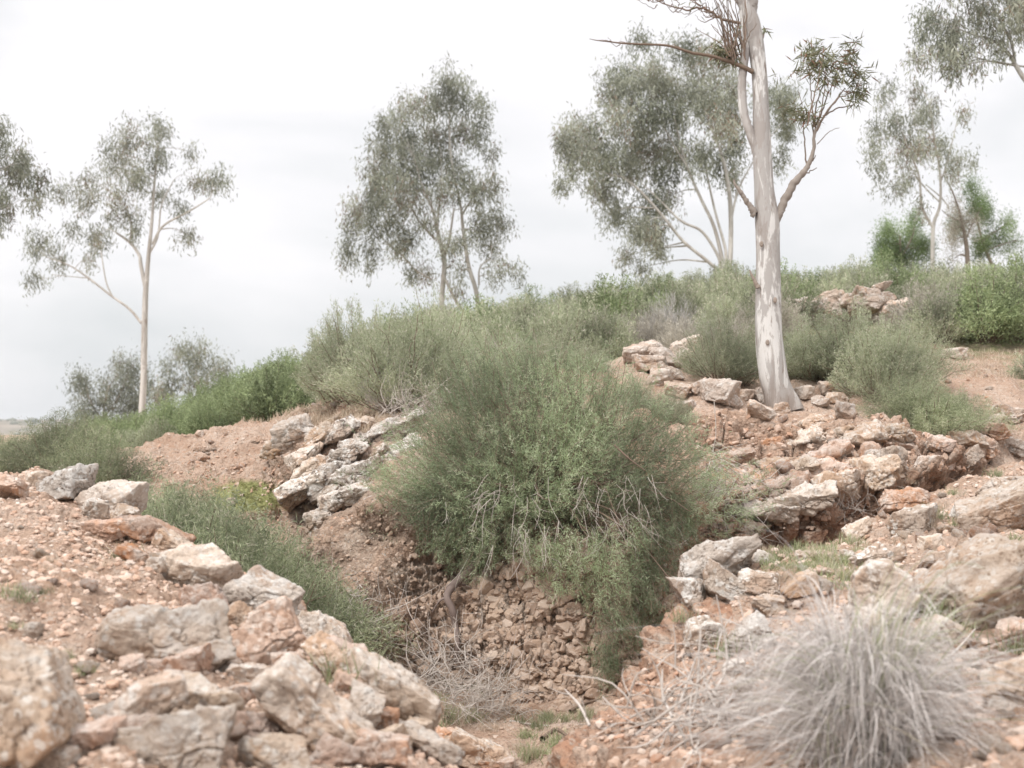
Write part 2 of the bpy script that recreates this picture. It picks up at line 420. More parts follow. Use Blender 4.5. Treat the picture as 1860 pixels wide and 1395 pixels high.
    i = (np.arange(nr-1)[:, None]*nc+np.arange(nc-1)[None]).ravel()
    Q = np.stack([i, i+1, i+nc+1, i+nc], 1)
    t = NT('stony_earth'); v = t.geo()
    at = t.n('ShaderNodeAttribute', attribute_name='mask')
    sp = t.n('ShaderNodeSeparateColor', {0: at.outputs['Color']}); al = at.outputs['Alpha']
    earth = t.mix(t.ramp(t.noise(v, 2.5, 5, .6), .3, .7), (.425, .285, .205), (.51, .385, .305))
    earth = t.mix(t.math('MULTIPLY', t.ramp(t.noise(v, 24, 4, .65), .5, .66), .8), earth, (.53, .44, .37))
    earth = t.mix(t.math('MULTIPLY', t.ramp(t.vor(v, 55, 'Distance'), .45, .2), t.ramp(t.noise(v, 9, 2), .4, .6)), earth, (.50, .39, .315))
    earth = t.mix(t.math('MULTIPLY', t.ramp(t.noise(v, 60, 4, .75), .52, .66), .8), earth, (.22, .14, .10))
    earth = t.mix(t.math('MULTIPLY', t.ramp(t.noise(v, 1.3, 5, .7), .5, .62), .5), earth, (.32, .20, .135))
    red = t.mix(t.ramp(t.noise(v, 7, 5, .65), .35, .65), (.43, .245, .16), (.50, .345, .255))
    red = t.mix(t.math('MULTIPLY', t.ramp(t.noise(v, 15, 5, .65), .50, .62), .85), red, (.49, .40, .33))
    red = t.mix(t.math('MULTIPLY', t.ramp(t.noise(v, 32, 5, .75), .52, .64), .8), red, (.20, .11, .075))
    cg = t.mix(t.ramp(t.noise(v, 6, 6, .65), .35, .65), (.31, .22, .165), (.47, .37, .295))
    cg = t.mix(t.math('MULTIPLY', t.ramp(t.noise(v, 3, 3, .6), .48, .62), .6), cg, (.47, .31, .22))
    cg = t.mix(t.math('MULTIPLY', t.ramp(t.vor(v, 30, 'Distance'), .28, .16), t.ramp(t.noise(v, 6, 2), .45, .58)), cg, (.53, .47, .41))
    cg = t.mix(t.math('MULTIPLY', t.ramp(t.noise(v, 34, 5, .75), .53, .64), .7), cg, (.20, .14, .11))
    cg = t.mix(t.math('MULTIPLY', t.ramp(t.noise(v, 55, 3, .7), .58, .68), .7), cg, (.56, .50, .44))
    c = t.mix(al, earth, cg); c = t.mix(t.ramp(sp.outputs[2], .15, .75), c, red)
    gr = t.mix(t.ramp(t.noise(v, 5, 5, .7), .4, .6), (.22, .22, .115), (.34, .28, .195))
    c = t.mix(t.ramp(t.math('ADD', sp.outputs[0], t.math('MULTIPLY', t.math('SUBTRACT', t.noise(v, 6, 5, .7), .5), .9)), .25, .6), c, gr)
    c = t.mix(t.ramp(t.math('ADD', sp.outputs[1], t.math('MULTIPLY', t.math('SUBTRACT', t.noise(v, 12, 5, .7), .5), .7)), .35, .7), c, (.30, .30, .13))
    hgt = t.math('ADD', t.noise(v, 30, 6, .72), t.math('MULTIPLY', t.vor(v, 48), -.5))
    m_ = t.diffuse(c, t.bump(hgt, 1.0, .028), .95, .1)
    o = mk('ground', Vp, [Q], m_)
    a = o.data.color_attributes.new('mask', 'FLOAT_COLOR', 'POINT'); a.data.foreach_set('color', C.ravel())
    tag(o, kind='structure')
    return o
ground = build_ground()

# from here on the finished (displaced) sheet is looked up instead of the formulas
def height(x, y):
    x = np.asarray(x, float); y = np.asarray(y, float)
    fu = np.interp(x/np.maximum(y, .3), GU, np.arange(len(GU))); fd = np.interp(y, GD, np.arange(len(GD)))
    iu = np.minimum(fu.astype(int), len(GU)-2); jd = np.minimum(fd.astype(int), len(GD)-2)
    a = fu-iu; b = fd-jd; Z = GV[..., 2]
    return Z[jd, iu]*(1-a)*(1-b)+Z[jd, iu+1]*a*(1-b)+Z[jd+1, iu]*(1-a)*b+Z[jd+1, iu+1]*a*b
def tnormal(x, y):
    iu = np.rint(np.interp(x/np.maximum(y, .3), GU, np.arange(len(GU)))).astype(int)
    jd = np.rint(np.interp(y, GD, np.arange(len(GD)))).astype(int)
    return GN[jd, iu]
def ground_d(px, py, lo=2.2):
    px = np.atleast_1d(np.asarray(px, float)); py = np.atleast_1d(np.asarray(py, float)); out = np.zeros(len(px))
    cu = np.rint(np.interp((px-CX)/F, GU, np.arange(len(GU)))).astype(int)
    for a in range(0, len(px), 2000):
        c = cu[a:a+2000]; Dc = GV[:, c, 1]; Zc = GV[:, c, 2]
        hit = (Zc >= (HY-py[None, a:a+2000])/F*Dc) & (Dc > lo) & (Dc < 70)
        k = np.where(hit.any(0), hit.argmax(0), np.searchsorted(GD, 60))
        out[a:a+2000] = Dc[k, np.arange(len(c))]
    return out

# ------------------------------------------------------------------ rocks
_ico = {}
def ico(sub):
    if sub not in _ico:
        import bmesh
        bm = bmesh.new(); bmesh.ops.create_icosphere(bm, subdivisions=sub, radius=1)
        bm.verts.ensure_lookup_table()
        _ico[sub] = (unit(np.array([v.co[:] for v in bm.verts])), np.array([[v.index for v in f.verts] for f in bm.faces])); bm.free()
    return _ico[sub]

def rock_verts(seed, dims, sub=4, cuts=11, rough=.05, block=.5):
    r = np.random.default_rng(seed)
    D, Fc = ico(sub)
    n = unit(r.normal(size=(cuts, 3))); dd = r.uniform(.55, .95, cuts)
    # a loose box gives bedding-plane faces; random cuts break its corners
    ax = unit(np.array([[1, 0, 0], [-1, 0, 0], [0, 1, 0], [0, -1, 0], [0, 0, 1], [0, 0, -1.]])+r.normal(size=(6, 3))*.22)
    n = np.vstack([n, ax]); dd = np.concatenate([dd*(1.05+.25*block), r.uniform(.72, .9, 6)])
    c = D@n.T
    rad = np.where(c > .05, dd/np.maximum(c, .05), 9.)
    k = 44.
    rad = -np.log(np.exp(-k*np.minimum(rad, 3)).sum(1))/k
    V = D*rad[:, None]
    V = V/np.abs(V).max(0)*.5*np.asarray(dims)
    s = float(np.mean(dims))
    o = r.uniform(0, 50, 3)
    q = V/s
    N = unit(D/np.asarray(dims))
    dn = fbm(q*2.2+o, 3, seed % 91)*rough*.9
    if sub >= 4:
        dn += fbm(q*7+o, 5, seed % 83, .58)*rough*.5
        rg = 1-np.abs(fbm(q*3.3+o+9, 4, seed % 71)); dn -= rough*.5*sst(.92, .99, rg)
        f1, f2, ci = worley(q*np.array([2.1, 2.1, 3.4])+o, seed % 77)
        dn += (ci-.5)*rough*1.5-rough*.4*sst(.07, 0, f2-f1)
    else: dn += fbm(q*6+o, 2, seed % 83)*rough*.6
    return V+N*(dn*s)[:, None], Fc

def rotm(rx, ry, rz):
    cx, sx, cy, sy, cz, sz = math.cos(rx), math.sin(rx), math.cos(ry), math.sin(ry), math.cos(rz), math.sin(rz)
    return np.array([[cz, -sz, 0], [sz, cz, 0], [0, 0, 1]])@np.array([[cy, 0, sy], [0, 1, 0], [-sy, 0, cy]])@np.array([[1, 0, 0], [0, cx, -sx], [0, sx, cx]])

_seed = [100]
def rock(name, px, py, w, h, tilt, label, mat='rock', depth=None, group=None, deep=.85, cat='rock', cuts=11, rough=.05, push=.28, thin=.98):
    _seed[0] += 1; sd = _seed[0]
    if depth is None:
        depth = float(ground_d(px, py+h*.40)[0])
    k = depth/F
    lx, lz = w*k, h*k
    ly = deep*math.sqrt(lx*lz)*1.15
    a = math.radians(tilt)
    # size along its own axes so that the tilted outline still spans about w x h
    if abs(tilt) > 9:
        big, sm = max(lx, lz), min(lx, lz); t = sm*(thin-(.011 if thin > .9 else .002)*abs(tilt)); l = math.sqrt(max(lx*lx+lz*lz-t*t, big*big*.8))
        f = min(1, (abs(tilt)-9)/14); l = big*(1-f)+l*f; t = sm*(1-f)*.95+t*f
        lx, lz = (l, t) if (lx >= lz or abs(tilt) > 25) else (t, l)
    lz *= 1.12; lx *= 1.03
    sub = 6 if max(w, h) > 60 else 5 if max(w, h) > 22 else 4
    V, Fc = rock_verts(sd, (lx, ly, lz), sub, cuts, rough)
    r = np.random.default_rng(sd+9000)
    V = V@rotm(r.uniform(-.15, .15), -a, r.uniform(-.25, .25)).T
    c = P(px, py, depth+ly*push)
    o = mk(name, V, [Fc], M[mat]); o.location = c
    tag(o, label, cat, group)
    return o

g1 = 'boulders of the near left bank'
rocks = [
 # near left bank
 ('boulder', 40, 1285, 205, 245, 8, 'big blurred pale boulder cut off by the left edge at the bottom left', 'rock', g1),
 ('boulder', 300, 1160, 235, 98, -4, 'long low tan boulder with pale speckles in the middle of the left bank', 'rock', g1),
 ('boulder', 497, 1155, 122, 105, 22, 'ochre angular block with a reddish hollow under it, right of the long low tan boulder', 'rock_pink', g1),
 ('boulder', 268, 1274, 118, 116, 35, 'egg shaped tan boulder standing on end below the flat leaning slab', 'rock', g1),
 ('boulder', 325, 1220, 130, 64, 14, 'flat pinkish slab leaning over the egg shaped boulder', 'rock_pink', g1),
 ('boulder', 372, 1288, 128, 78, -14, 'squat brown speckled boulder wedged right of the egg shaped boulder', 'rock', g1),
 ('boulder', 335, 1368, 200, 118, 10, 'wide white crusted boulder on the bottom edge of the left bank', 'rock_grey', g1),
 ('boulder', 168, 1338, 108, 66, 22, 'oblong tan stone tilted up to the right beside the blurred corner boulder', 'rock_pink', g1),
 ('boulder', 556, 1282, 168, 158, -38, 'large angular brown boulder with a pale sloping top, left bank', 'rock', g1),
 ('boulder', 700, 1246, 205, 96, -33, 'long pale slab overhanging a dark hollow at the gully edge', 'rock', g1),
 ('boulder', 588, 1150, 130, 66, -30, 'white crusted slab at the gully edge above the long overhanging slab', 'rock_grey', g1),
 ('boulder', 466, 1085, 140, 78, -12, 'broad smooth grey boulder on the crest of the left bank', 'rock_grey', g1),
 ('boulder', 370, 1038, 142, 66, -10, 'low whitish boulder on the bank crest left of the broad smooth grey one', 'rock', g1),
 ('boulder', 372, 1092, 95, 52, 5, 'broken pink stone in the rubble below the low whitish crest boulder', 'rock_pink', g1),
 ('boulder', 195, 966, 84, 46, -8, 'rounded ochre stone below the stacked grey slabs on the left bank', 'rock_pink', g1),
 ('boulder', 282, 970, 118, 52, -25, 'pointed pink slab sloping down to the right on the bank crest', 'rock_pink', g1),
 ('boulder', 205, 910, 146, 58, -8, 'wide layered slab jutting over the bank crest at left', 'rock', g1),
 ('boulder', 172, 927, 66, 40, -4, 'grey wedge under the front of the wide layered slab', 'rock_grey', g1),
 ('boulder', 117, 884, 104, 56, 20, 'grey peaked boulder beside the wide layered slab on the bank crest', 'rock_grey', g1),
 ('boulder', 120, 862, 52, 32, 10, 'orange block poking up behind the grey peaked boulder', 'rock_pink', g1),
 ('boulder', 12, 880, 88, 54, -8, 'layered orange slab at the left edge of the photo on the bank crest', 'rock_pink', g1),
 ('boulder', 66, 872, 48, 26, -6, 'small pale stone between the orange edge slab and the grey peaked boulder', 'rock', g1),
 ('boulder', 14, 842, 46, 30, -20, 'crumbly pink lump topping the bank at the left edge', 'rock_pink', g1),
 ('stone', 238, 1006, 52, 36, -20, 'small white stone among gravel below the pointed pink slab', 'rock_grey', g1),
 ('stone', 282, 1027, 38, 26, 0, 'flat white stone right of the small white gravel stone', 'rock_grey', g1),
 ('stone', 243, 1209, 44, 34, 10, 'smooth orange stone against the left end of the long low tan boulder', 'rock_pink', g1),
 ('boulder', 600, 1190, 78, 66, -35, 'pale jagged block above the left end of the long overhanging slab', 'rock', g1),
 ('boulder', 660, 1290, 66, 72, -10, 'pale upright lump below the long overhanging slab', 'rock', g1),
 ('boulder', 772, 1348, 120, 52, -26, 'white slab sliding down to the right near the gully bottom', 'rock', g1),
 ('boulder', 862, 1370, 108, 64, -22, 'lowest pale boulder of the left bank at the gully mouth', 'rock', g1),
 ('stone', 704, 1312, 44, 40, 0, 'reddish cobble tucked under the long overhanging slab', 'rock_pink', g1),
 ('boulder', 690, 1364, 92, 70, -20, 'knobbly white rock on the bottom edge left of the white sliding slab', 'rock_grey', g1),
 ('stone', 570, 1112, 56, 38, -24, 'red and white lump right of the broad smooth grey boulder', 'rock_pink', g1),
 ('boulder', 448, 1228, 100, 46, -12, 'low broken stone between the ochre block and the flat leaning slab', 'rock', g1),
 ('boulder', 456, 1318, 92, 60, -25, 'dark edged flake leaning on the large angular brown boulder', 'rock_pink', g1),
 ('boulder', 110, 1380, 88, 50, 12, 'brown cobble on the bottom edge under the oblong tilted stone', 'rock', g1),
 ('boulder', 500, 1375, 120, 56, -8, 'pale flat stone on the bottom edge below the large angular boulder', 'rock', g1),
 ('boulder', 612, 1372, 84, 48, -14, 'small tan block on the bottom edge right of the pale flat stone', 'rock_pink', g1),
]
for q_, (nm, px, py, w, h, ti, lb, mt, gp) in enumerate(rocks):
    if mt == 'rock_grey' and 'grey' not in lb: mt = 'rock_pink' if q_ % 2 else 'rock'
    f_ = 1.12 if px > 350 else 1.04
    rock(nm, px, py, w*f_, h*f_*1.13, ti, lb, mt, group=gp, cuts=9)

for i, (px, py, w_, h_, ti) in enumerate([(312, 985, 66, 40, -20), (345, 1008, 60, 36, -15), (412, 1052, 70, 44, -18), (520, 1098, 64, 46, -25), (548, 1130, 60, 44, -28), (628, 1182, 70, 52, -30), (652, 1216, 60, 44, -24),
        (738, 1288, 70, 50, -28), (756, 1322, 62, 46, -20), (806, 1342, 66, 44, -24), (838, 1356, 54, 40, -18), (640, 1246, 64, 50, -10), (424, 1122, 60, 44, 8), (526, 1206, 66, 46, -12), (232, 940, 60, 36, -14), (900, 1388, 60, 40, -16), (715, 1345, 60, 50, 6), (260, 1325, 70, 48, 12), (60, 1150, 56, 34, 6), (440, 1268, 60, 44, -8)]):
    rock('boulder', px, py, w_*1.12, h_*1.15, ti, 'angular pale rock jammed between the larger boulders along the left bank ridge', ('rock', 'rock_pink')[i % 2], group='rocks jammed along the left bank ridge', cuts=8)
g2 = 'boulders of the right bank'
rocks = [
 ('boulder', 1305, 1018, 140, 66, 14, 'lichen spotted capstone slab on top of the boulder stack at the gully edge', 'rock_grey', 6.55),
 ('boulder', 1325, 1068, 78, 78, -35, 'brown egg shaped boulder under the lichen spotted capstone', 'rock_grey', 6.3),
 ('boulder', 1262, 1090, 76, 84, 10, 'rounded boulder with white lichen rings at the left foot of the stack', 'rock_grey', 6.35),
 ('boulder', 1383, 1062, 86, 46, -16, 'flat lichened stone leaning right of the brown egg shaped boulder', 'rock_grey', 6.3),
 ('boulder', 1397, 1032, 74, 50, -20, 'hump backed grey stone behind the flat lichened leaning stone', 'rock_grey', 6.7),
 ('boulder', 1400, 1099, 64, 38, -12, 'small white stone below the flat lichened leaning stone', 'rock', None),
 ('boulder', 1452, 1062, 52, 48, 30, 'pale pointed stone standing right of the boulder stack', 'rock', None),
 ('boulder', 1282, 1150, 84, 68, -10, 'speckled block below the boulder stack at the top of the red earth slope', 'rock_grey', None),
 ('boulder', 1366, 1160, 84, 66, 8, 'rounded white boulder at the upper left of the grey grass tussock', 'rock_grey', None),
 ('boulder', 1600, 1080, 155, 118, -12, 'large white lichened boulder right behind the grey grass tussock', 'rock_grey', None),
 ('boulder', 1808, 1052, 250, 170, 28, 'huge slanting boulder with a brown undercut face at the right edge', 'rock', None),
 ('boulder', 1714, 1156, 66, 60, -18, 'smooth pale stone right of the tussock under the huge slanting boulder', 'rock', None),
 ('boulder', 1846, 1150, 74, 62, 15, 'tan stone at the right edge under the huge slanting boulder', 'rock_pink', None),
 ('boulder', 1852, 1236, 110, 92, 28, 'pale angular boulder cut off by the right edge beside the tussock', 'rock', None),
 ('stone', 1820, 1278, 46, 38, 0, 'small white stone propping the angular boulder at the right edge', 'rock', None),
 ('boulder', 1652, 948, 82, 46, 4, 'white dome shaped boulder on the far lip of the right bank', 'rock_grey', None),
 ('boulder', 1654, 913, 110, 36, -3, 'long pink flat rock behind the white dome shaped boulder', 'rock_pink', None),
 ('boulder', 1818, 925, 135, 76, 18, 'broad pale boulder at the right edge above the huge slanting one', 'rock', None),
 ('boulder', 1558, 960, 50, 38, 25, 'triangular stone at the fissure edge left of the white dome', 'rock', None),
 ('boulder', 1826, 880, 96, 30, 6, 'low pale ledge stone at the right edge on the far side of the bank', 'rock', None),
 ('boulder', 1598, 1012, 94, 38, 6, 'flat grey stone just above the large white lichened boulder', 'rock_grey', None),
 ('stone', 1755, 993, 30, 32, 10, 'small bluish white stone left of the huge slanting boulder', 'rock_grey', None),
 ('boulder', 1715, 1016, 78, 34, 5, 'low rounded stone left of the huge slanting boulder', 'rock', None),
 ('stone', 1472, 1009, 64, 22, 4, 'thin flat stone in grass on the fissure edge', 'rock', None),
 ('stone', 1540, 1010, 28, 20, 10, 'bright white chip right of the thin flat stone', 'rock', None),
 ('stone', 1335, 1213, 42, 32, 18, 'grey white angular stone at the left rim of the tussock', 'rock_grey', None),
 ('stone', 1320, 1247, 44, 38, -10, 'brown stone half buried left of the tussock', 'rock_pink', None),
 ('stone', 1353, 1252, 34, 40, 12, 'brown upright stone touching the left side of the tussock', 'rock_pink', None),
 ('stone', 1745, 934, 40, 22, -5, 'grey flat stone between the white dome and the broad pale boulder', 'rock_grey', None),
 ('stone', 1690, 985, 44, 22, 0, 'pink flake below the white dome shaped boulder', 'rock_pink', None),
 ('stone', 1498, 1040, 34, 22, 10, 'small tan stone in the grass between the pointed stone and the lichened boulder', 'rock_pink', None),
 ('boulder', 1690, 1055, 46, 40, -15, 'pinkish flake on the right shoulder of the large white lichened boulder', 'rock_pink', None),
]
for q_, (nm, px, py, w, h, ti, lb, mt, dp) in enumerate(rocks):
    f_ = 1.16 if px > 1480 else 1.08
    rock(nm, px, py, w*f_, h*f_*1.06, ti, lb, 'rock' if mt == 'rock_pink' and q_ % 2 else mt, depth=dp, group=g2, cuts=9)

g3 = 'weathered rocks of the left outcrop'
rocks = [
 ('outcrop_rock', 696, 785, 118, 44, 22, 'long whitish slab forming the top of the left outcrop', 'rock_grey', 10.55),
 ('outcrop_rock', 722, 829, 68, 54, 12, 'rounded white block at the right end of the outcrop beside the big bush', 'rock_grey', 10.2),
 ('outcrop_rock', 655, 857, 88, 54, 26, 'pale wedge shaped block in the middle of the outcrop', 'rock_grey', 10.05),
 ('outcrop_rock', 680, 822, 30, 30, 10, 'small white cube between the wedge shaped and the rounded white blocks', 'rock_grey', 10.15),
 ('outcrop_rock', 588, 868, 66, 62, 44, 'steep cracked slab running down the left side of the outcrop', 'rock_grey', 10.15),
 ('outcrop_rock', 628, 815, 84, 56, 34, 'pale arching slab below the left end of the long whitish top slab', 'rock_grey', 10.3),
 ('outcrop_rock', 745, 858, 44, 34, 8, 'pale lump touching the big bush at the right foot of the outcrop', 'rock_grey', 10.0),
 ('outcrop_rock', 660, 915, 40, 26, 4, 'flat brown stone under the foot of the outcrop', 'rock', 9.75),
 ('outcrop_rock', 541, 888, 72, 66, 42, 'dark overhanging nose of the outcrop above a red hollow', 'rock_grey', 10.1),
 ('outcrop_rock', 527, 790, 70, 62, 8, 'brown faced block with a pale crust at the upper left of the outcrop', 'rock', 10.9),
 ('outcrop_rock', 487, 819, 42, 32, 14, 'small wedge sticking out left of the brown faced block', 'rock', 10.9),
 ('outcrop_rock', 572, 792, 52, 44, 30, 'cracked tan block right of the brown faced block', 'rock', 10.7),
 ('outcrop_rock', 625, 903, 86, 36, 6, 'dark grey flat slab at the foot of the outcrop', 'rock_grey', 9.85),
 ('outcrop_rock', 701, 874, 26, 30, -10, 'small brown knob below the rounded white block', 'rock_grey', 10.0),
 ('outcrop_rock', 640, 771, 50, 26, 4, 'low flat rock behind the long whitish top slab', 'rock', 11.1),
 ('outcrop_rock', 580, 948, 56, 56, 10, 'pale crumbling rock below the dark overhanging nose', 'rock', 9.75),
 ('outcrop_rock', 700, 842, 26, 26, -30, 'small mossy stone under the small white cube', 'rock_grey', 10.1),
 ('outcrop_rock', 782, 782, 40, 24, 5, 'small grey rock at the edge of the big bush right of the outcrop', 'rock_grey', 11.0),
 ('outcrop_rock', 566, 850, 66, 46, 40, 'rough brown rubble block between the nose and the cracked slab', 'rock', 10.35),
 ('outcrop_rock', 606, 785, 60, 48, 28, 'pale flat rock left of the long whitish top slab', 'rock_grey', 10.65),
 ('outcrop_rock', 640, 895, 44, 32, 10, 'small lichened rock under the pale wedge shaped block', 'rock_grey', 9.95),
 ('outcrop_rock', 745, 800, 44, 36, 10, 'pale rock between the top slab and the big bush', 'rock_grey', 10.6),
 ('outcrop_rock', 545, 830, 60, 44, 38, 'tan fractured rock under the brown faced block', 'rock', 10.5),
 ('outcrop_rock', 592, 896, 44, 38, 30, 'blackened lump in the crack under the steep slab', 'rock_grey', 10.05),
]
for nm, px, py, w, h, ti, lb, mt, dp in rocks:
    rock(nm, px+10, py, w*1.27, h*1.24, ti*.6+9, lb, 'rock_out' if mt == 'rock_grey' else mt, depth=dp, group=g3, push=.42, rough=.062, deep=1.1, thin=.72)

g4 = 'rocks along the terrace by the near eucalyptus'
rocks = [
 ('rock', 1135, 626, 56, 32, 20, 'brown topped rock at the upper left of the outcrop behind the big bush'),
 ('rock', 1166, 641, 66, 48, 25, 'large pale block of the outcrop behind the big bush'),
 ('rock', 1180, 667, 70, 34, -6, 'rounded flat block under the large pale block behind the big bush'),
 ('rock', 1211, 655, 38, 50, -30, 'leaning grey rib right of the large pale block'),
 ('rock', 1246, 642, 58, 52, -8, 'smooth grey boulder under the grey dead shrub'),
 ('rock', 1201, 691, 44, 30, -8, 'low rounded rock below the flat block behind the big bush'),
 ('rock', 1223, 683, 34, 26, -25, 'small slanting rock below the leaning grey rib'),
 ('rock', 1088, 623, 38, 26, 12, 'whitish rock left of the dark cleft behind the big bush'),
 ('rock', 1058, 618, 30, 16, 12, 'small flat stone at the left end of the outcrop behind the big bush'),
 ('rock', 1228, 713, 54, 24, -4, 'white flat rock at the left start of the terrace row'),
 ('rock', 1303, 719, 60, 48, -12, 'largest pale boulder of the terrace row left of the trunk'),
 ('rock', 1331, 728, 32, 32, -35, 'triangular flake against the largest terrace boulder'),
 ('rock', 1271, 709, 30, 28, 20, 'small rounded rock left of the largest terrace boulder'),
 ('rock', 1378, 748, 50, 34, -20, 'pale rectangular slab sliding onto the red slope below the trunk'),
 ('rock', 1384, 719, 44, 28, -4, 'grey rounded rock against the left foot of the trunk'),
 ('rock', 1356, 718, 34, 24, 8, 'low rock left of the grey rounded rock at the trunk foot'),
 ('rock', 1510, 706, 52, 24, 0, 'flat pale rock topping the small pile right of the trunk'),
 ('rock', 1462, 716, 40, 30, 10, 'speckled rock just right of the trunk foot'),
 ('rock', 1518, 725, 40, 22, 4, 'orange rock under the flat pale pile top'),
 ('rock', 1490, 730, 32, 24, -10, 'white rock in the middle of the small pile right of the trunk'),
 ('rock', 1536, 749, 44, 30, -10, 'pale rock lowest of the small pile right of the trunk'),
 ('rock', 1353, 634, 30, 26, 6, 'white rock among shrubs left of the trunk'),
 ('rock', 1730, 642, 46, 20, 4, 'flat pink rock on the path at the upper right'),
 ('rock', 853, 672, 48, 32, 8, 'pink rough rock above the big bush, left one of two'),
 ('rock', 895, 671, 52, 36, 25, 'pale pointed rock above the big bush, right one of two'),
 ('rock', 928, 641, 30, 18, 4, 'little pale rock among shrubs above the big bush'),
 ('rock', 539, 718, 24, 20, 10, 'grey stone on the grassy ridge at left'),
 ('rock', 516, 732, 30, 13, 4, 'low flat stone beside the grey stone on the grassy ridge'),
 ('rock', 363, 788, 16, 15, 0, 'little orange stone on the crest of the red slope'),
 ('rock', 421, 912, 18, 15, 0, 'white stone at the left end of the mossy patch'),
 ('rock', 1420, 742, 30, 18, 0, 'small tan stone at the front of the trunk foot'),
 ('rock', 1246, 744, 34, 22, 6, 'small white stone at the right fringe of the big bush'),
]
for nm, px, py, w, h, ti, lb in rocks:
    f_ = 1.2 if 1040 < px < 1330 else 1.08
    rock(nm, px, py-(4 if f_ > 1.1 else 0), w*f_, h*f_, ti, lb, 'rock_far', group=g4)

g5 = 'rocks of the hillside pile'
rocks = [
 ('rock', 1441, 568, 52, 38, 4, 'big smooth block at the left end of the hillside pile right of the trunk'),
 ('rock', 1437, 589, 42, 15, 0, 'flat rock under the big smooth block of the hillside pile'),
 ('rock', 1507, 544, 52, 24, 4, 'humped rock left of centre on top of the hillside pile'),
 ('rock', 1476, 561, 34, 24, 10, 'small rock between the smooth block and the humped rock'),
 ('rock', 1513, 564, 42, 26, -6, 'pale rock under the humped rock of the hillside pile'),
 ('rock', 1539, 550, 28, 24, 15, 'narrow rock in the saddle of the hillside pile'),
 ('rock', 1570, 537, 50, 24, -6, 'broad pale rock near the peak of the hillside pile'),
 ('rock', 1597, 527, 40, 20, 24, 'slanting brown rock at the very peak of the hillside pile'),
 ('rock', 1573, 556, 60, 26, 5, 'long rock under the peak of the hillside pile'),
 ('rock', 1611, 545, 28, 18, 0, 'small square rock right of the peak of the hillside pile'),
 ('rock', 1614, 567, 42, 26, 8, 'flat rock above the dark gap of the hillside pile'),
 ('rock', 1638, 561, 30, 24, 20, 'right hand end rock of the hillside pile'),
 ('rock', 1584, 577, 40, 22, -4, 'pale rock left of the dark gap of the hillside pile'),
 ('rock', 1553, 576, 48, 26, 6, 'blocky rock at the foot of the hillside pile centre'),
 ('rock', 1655, 592, 56, 36, 20, 'slab lying below the dark gap of the hillside pile'),
 ('rock', 1482, 583, 46, 20, -5, 'low rock at the foot of the hillside pile left part'),
 ('rock', 1520, 586, 38, 18, 4, 'low pale rock between the feet of the hillside pile'),
]
for nm, px, py, w, h, ti, lb in rocks:
    rock(nm, px, py-3, w*1.2, h*1.25, ti, lb, 'rock_far', depth=17.6+random.random()*.5, group=g5)

# slabs of the tilted beds that stick out of the wall under the near eucalyptus
beds = [(1385, 930, 110, 44, 12, 0), (1452, 908, 120, 50, 17, 0), (1518, 886, 120, 54, 20, 0), (1572, 862, 104, 62, 22, 0), (1606, 846, 66, 66, 10, 0), (1360, 958, 90, 34, 8, 1),
        (1395, 892, 140, 42, 15, 1), (1478, 866, 130, 42, 19, 1), (1340, 915, 80, 40, 12, 1), (1552, 834, 110, 40, 22, 1),
        (1420, 850, 100, 34, 16, 0), (1500, 832, 110, 38, 20, 1), (1566, 800, 100, 46, 24, 0), (1618, 792, 80, 44, 14, 0), (1350, 868, 86, 32, 14, 1), (1330, 830, 70, 28, 10, 1),
        (1450, 800, 84, 30, 18, 0), (1524, 786, 74, 32, 22, 0), (1390, 812, 70, 26, 14, 1), (1484, 768, 60, 24, 14, 0), (1640, 815, 60, 44, 0, 1)]
for i, (px, py, w_, h_, ti, mt) in enumerate(beds):
    pale = mt == 0
    rock('ledge_rock', px, py, w_*1.12, h_*1.05, ti, 'pale slab of tilted bedrock in the wall below the near eucalyptus' if pale else 'orange slab of tilted bedrock in the wall below the near eucalyptus', 'rock' if pale else 'rock_pink',
         group='pale bedrock slabs below the near eucalyptus' if pale else 'orange bedrock slabs below the near eucalyptus', deep=1.5, push=.12 if i < 5 else .40, rough=.075, thin=.9, cuts=14)
for i in range(16):
    px = rng.uniform(1650, 1860); py = np.interp(px, [1650, 1860], [835, 775])+rng.uniform(-30, 30)
    w_ = rng.uniform(34, 70); rock('ledge_rock', px, py, w_, w_*rng.uniform(.45, .8), rng.uniform(-20, 30), 'reddish broken block in the fissure wall at the right edge', ('rock_pink', 'rock_far')[i % 2], group='broken blocks of the right fissure wall', deep=1.1, push=.42, rough=.06)

# loose stones shared by look: copies of a few shapes, seated on the terrain
def scatter_stones(n, boxes, lo, hi, label, group, mats):
    base = []
    for k in range(5):
        _seed[0] += 1
        V, Fc = rock_verts(_seed[0], (1, .8, .6), 3, 9, .05)
        base.append(mk('stone', V, [Fc], M[mats[k % len(mats)]], link=False))
    for i in range(n):
        b = boxes[i % len(boxes)]
        px = rng.uniform(b[0], b[1]); py = rng.uniform(b[2], b[3])
        if len(b) > 4 and rng.random() < 0: continue
        d = float(ground_d(px, py)[0])
        if d > 16: continue
        o = base[i % 5].copy(); col.objects.link(o)
        s = rng.uniform(lo, hi)**1.0*(1 if rng.random() < .8 else 1.5)
        o.scale = (s, s, s); o.rotation_euler = (rng.uniform(-.4, .4), rng.uniform(-.4, .4), rng.uniform(0, 6.3))
        o.location = P(px, py, d)+np.array([0, 0, s*.12])
        tag(o, label, 'stone', group)
scatter_stones(34, [(0, 420, 1010, 1390), (150, 600, 1100, 1390), (0, 300, 940, 1100)], .04, .10, 'small loose stone lying in the gravel of the left bank', 'loose stones on the left bank', ['rock_pink', 'rock'])
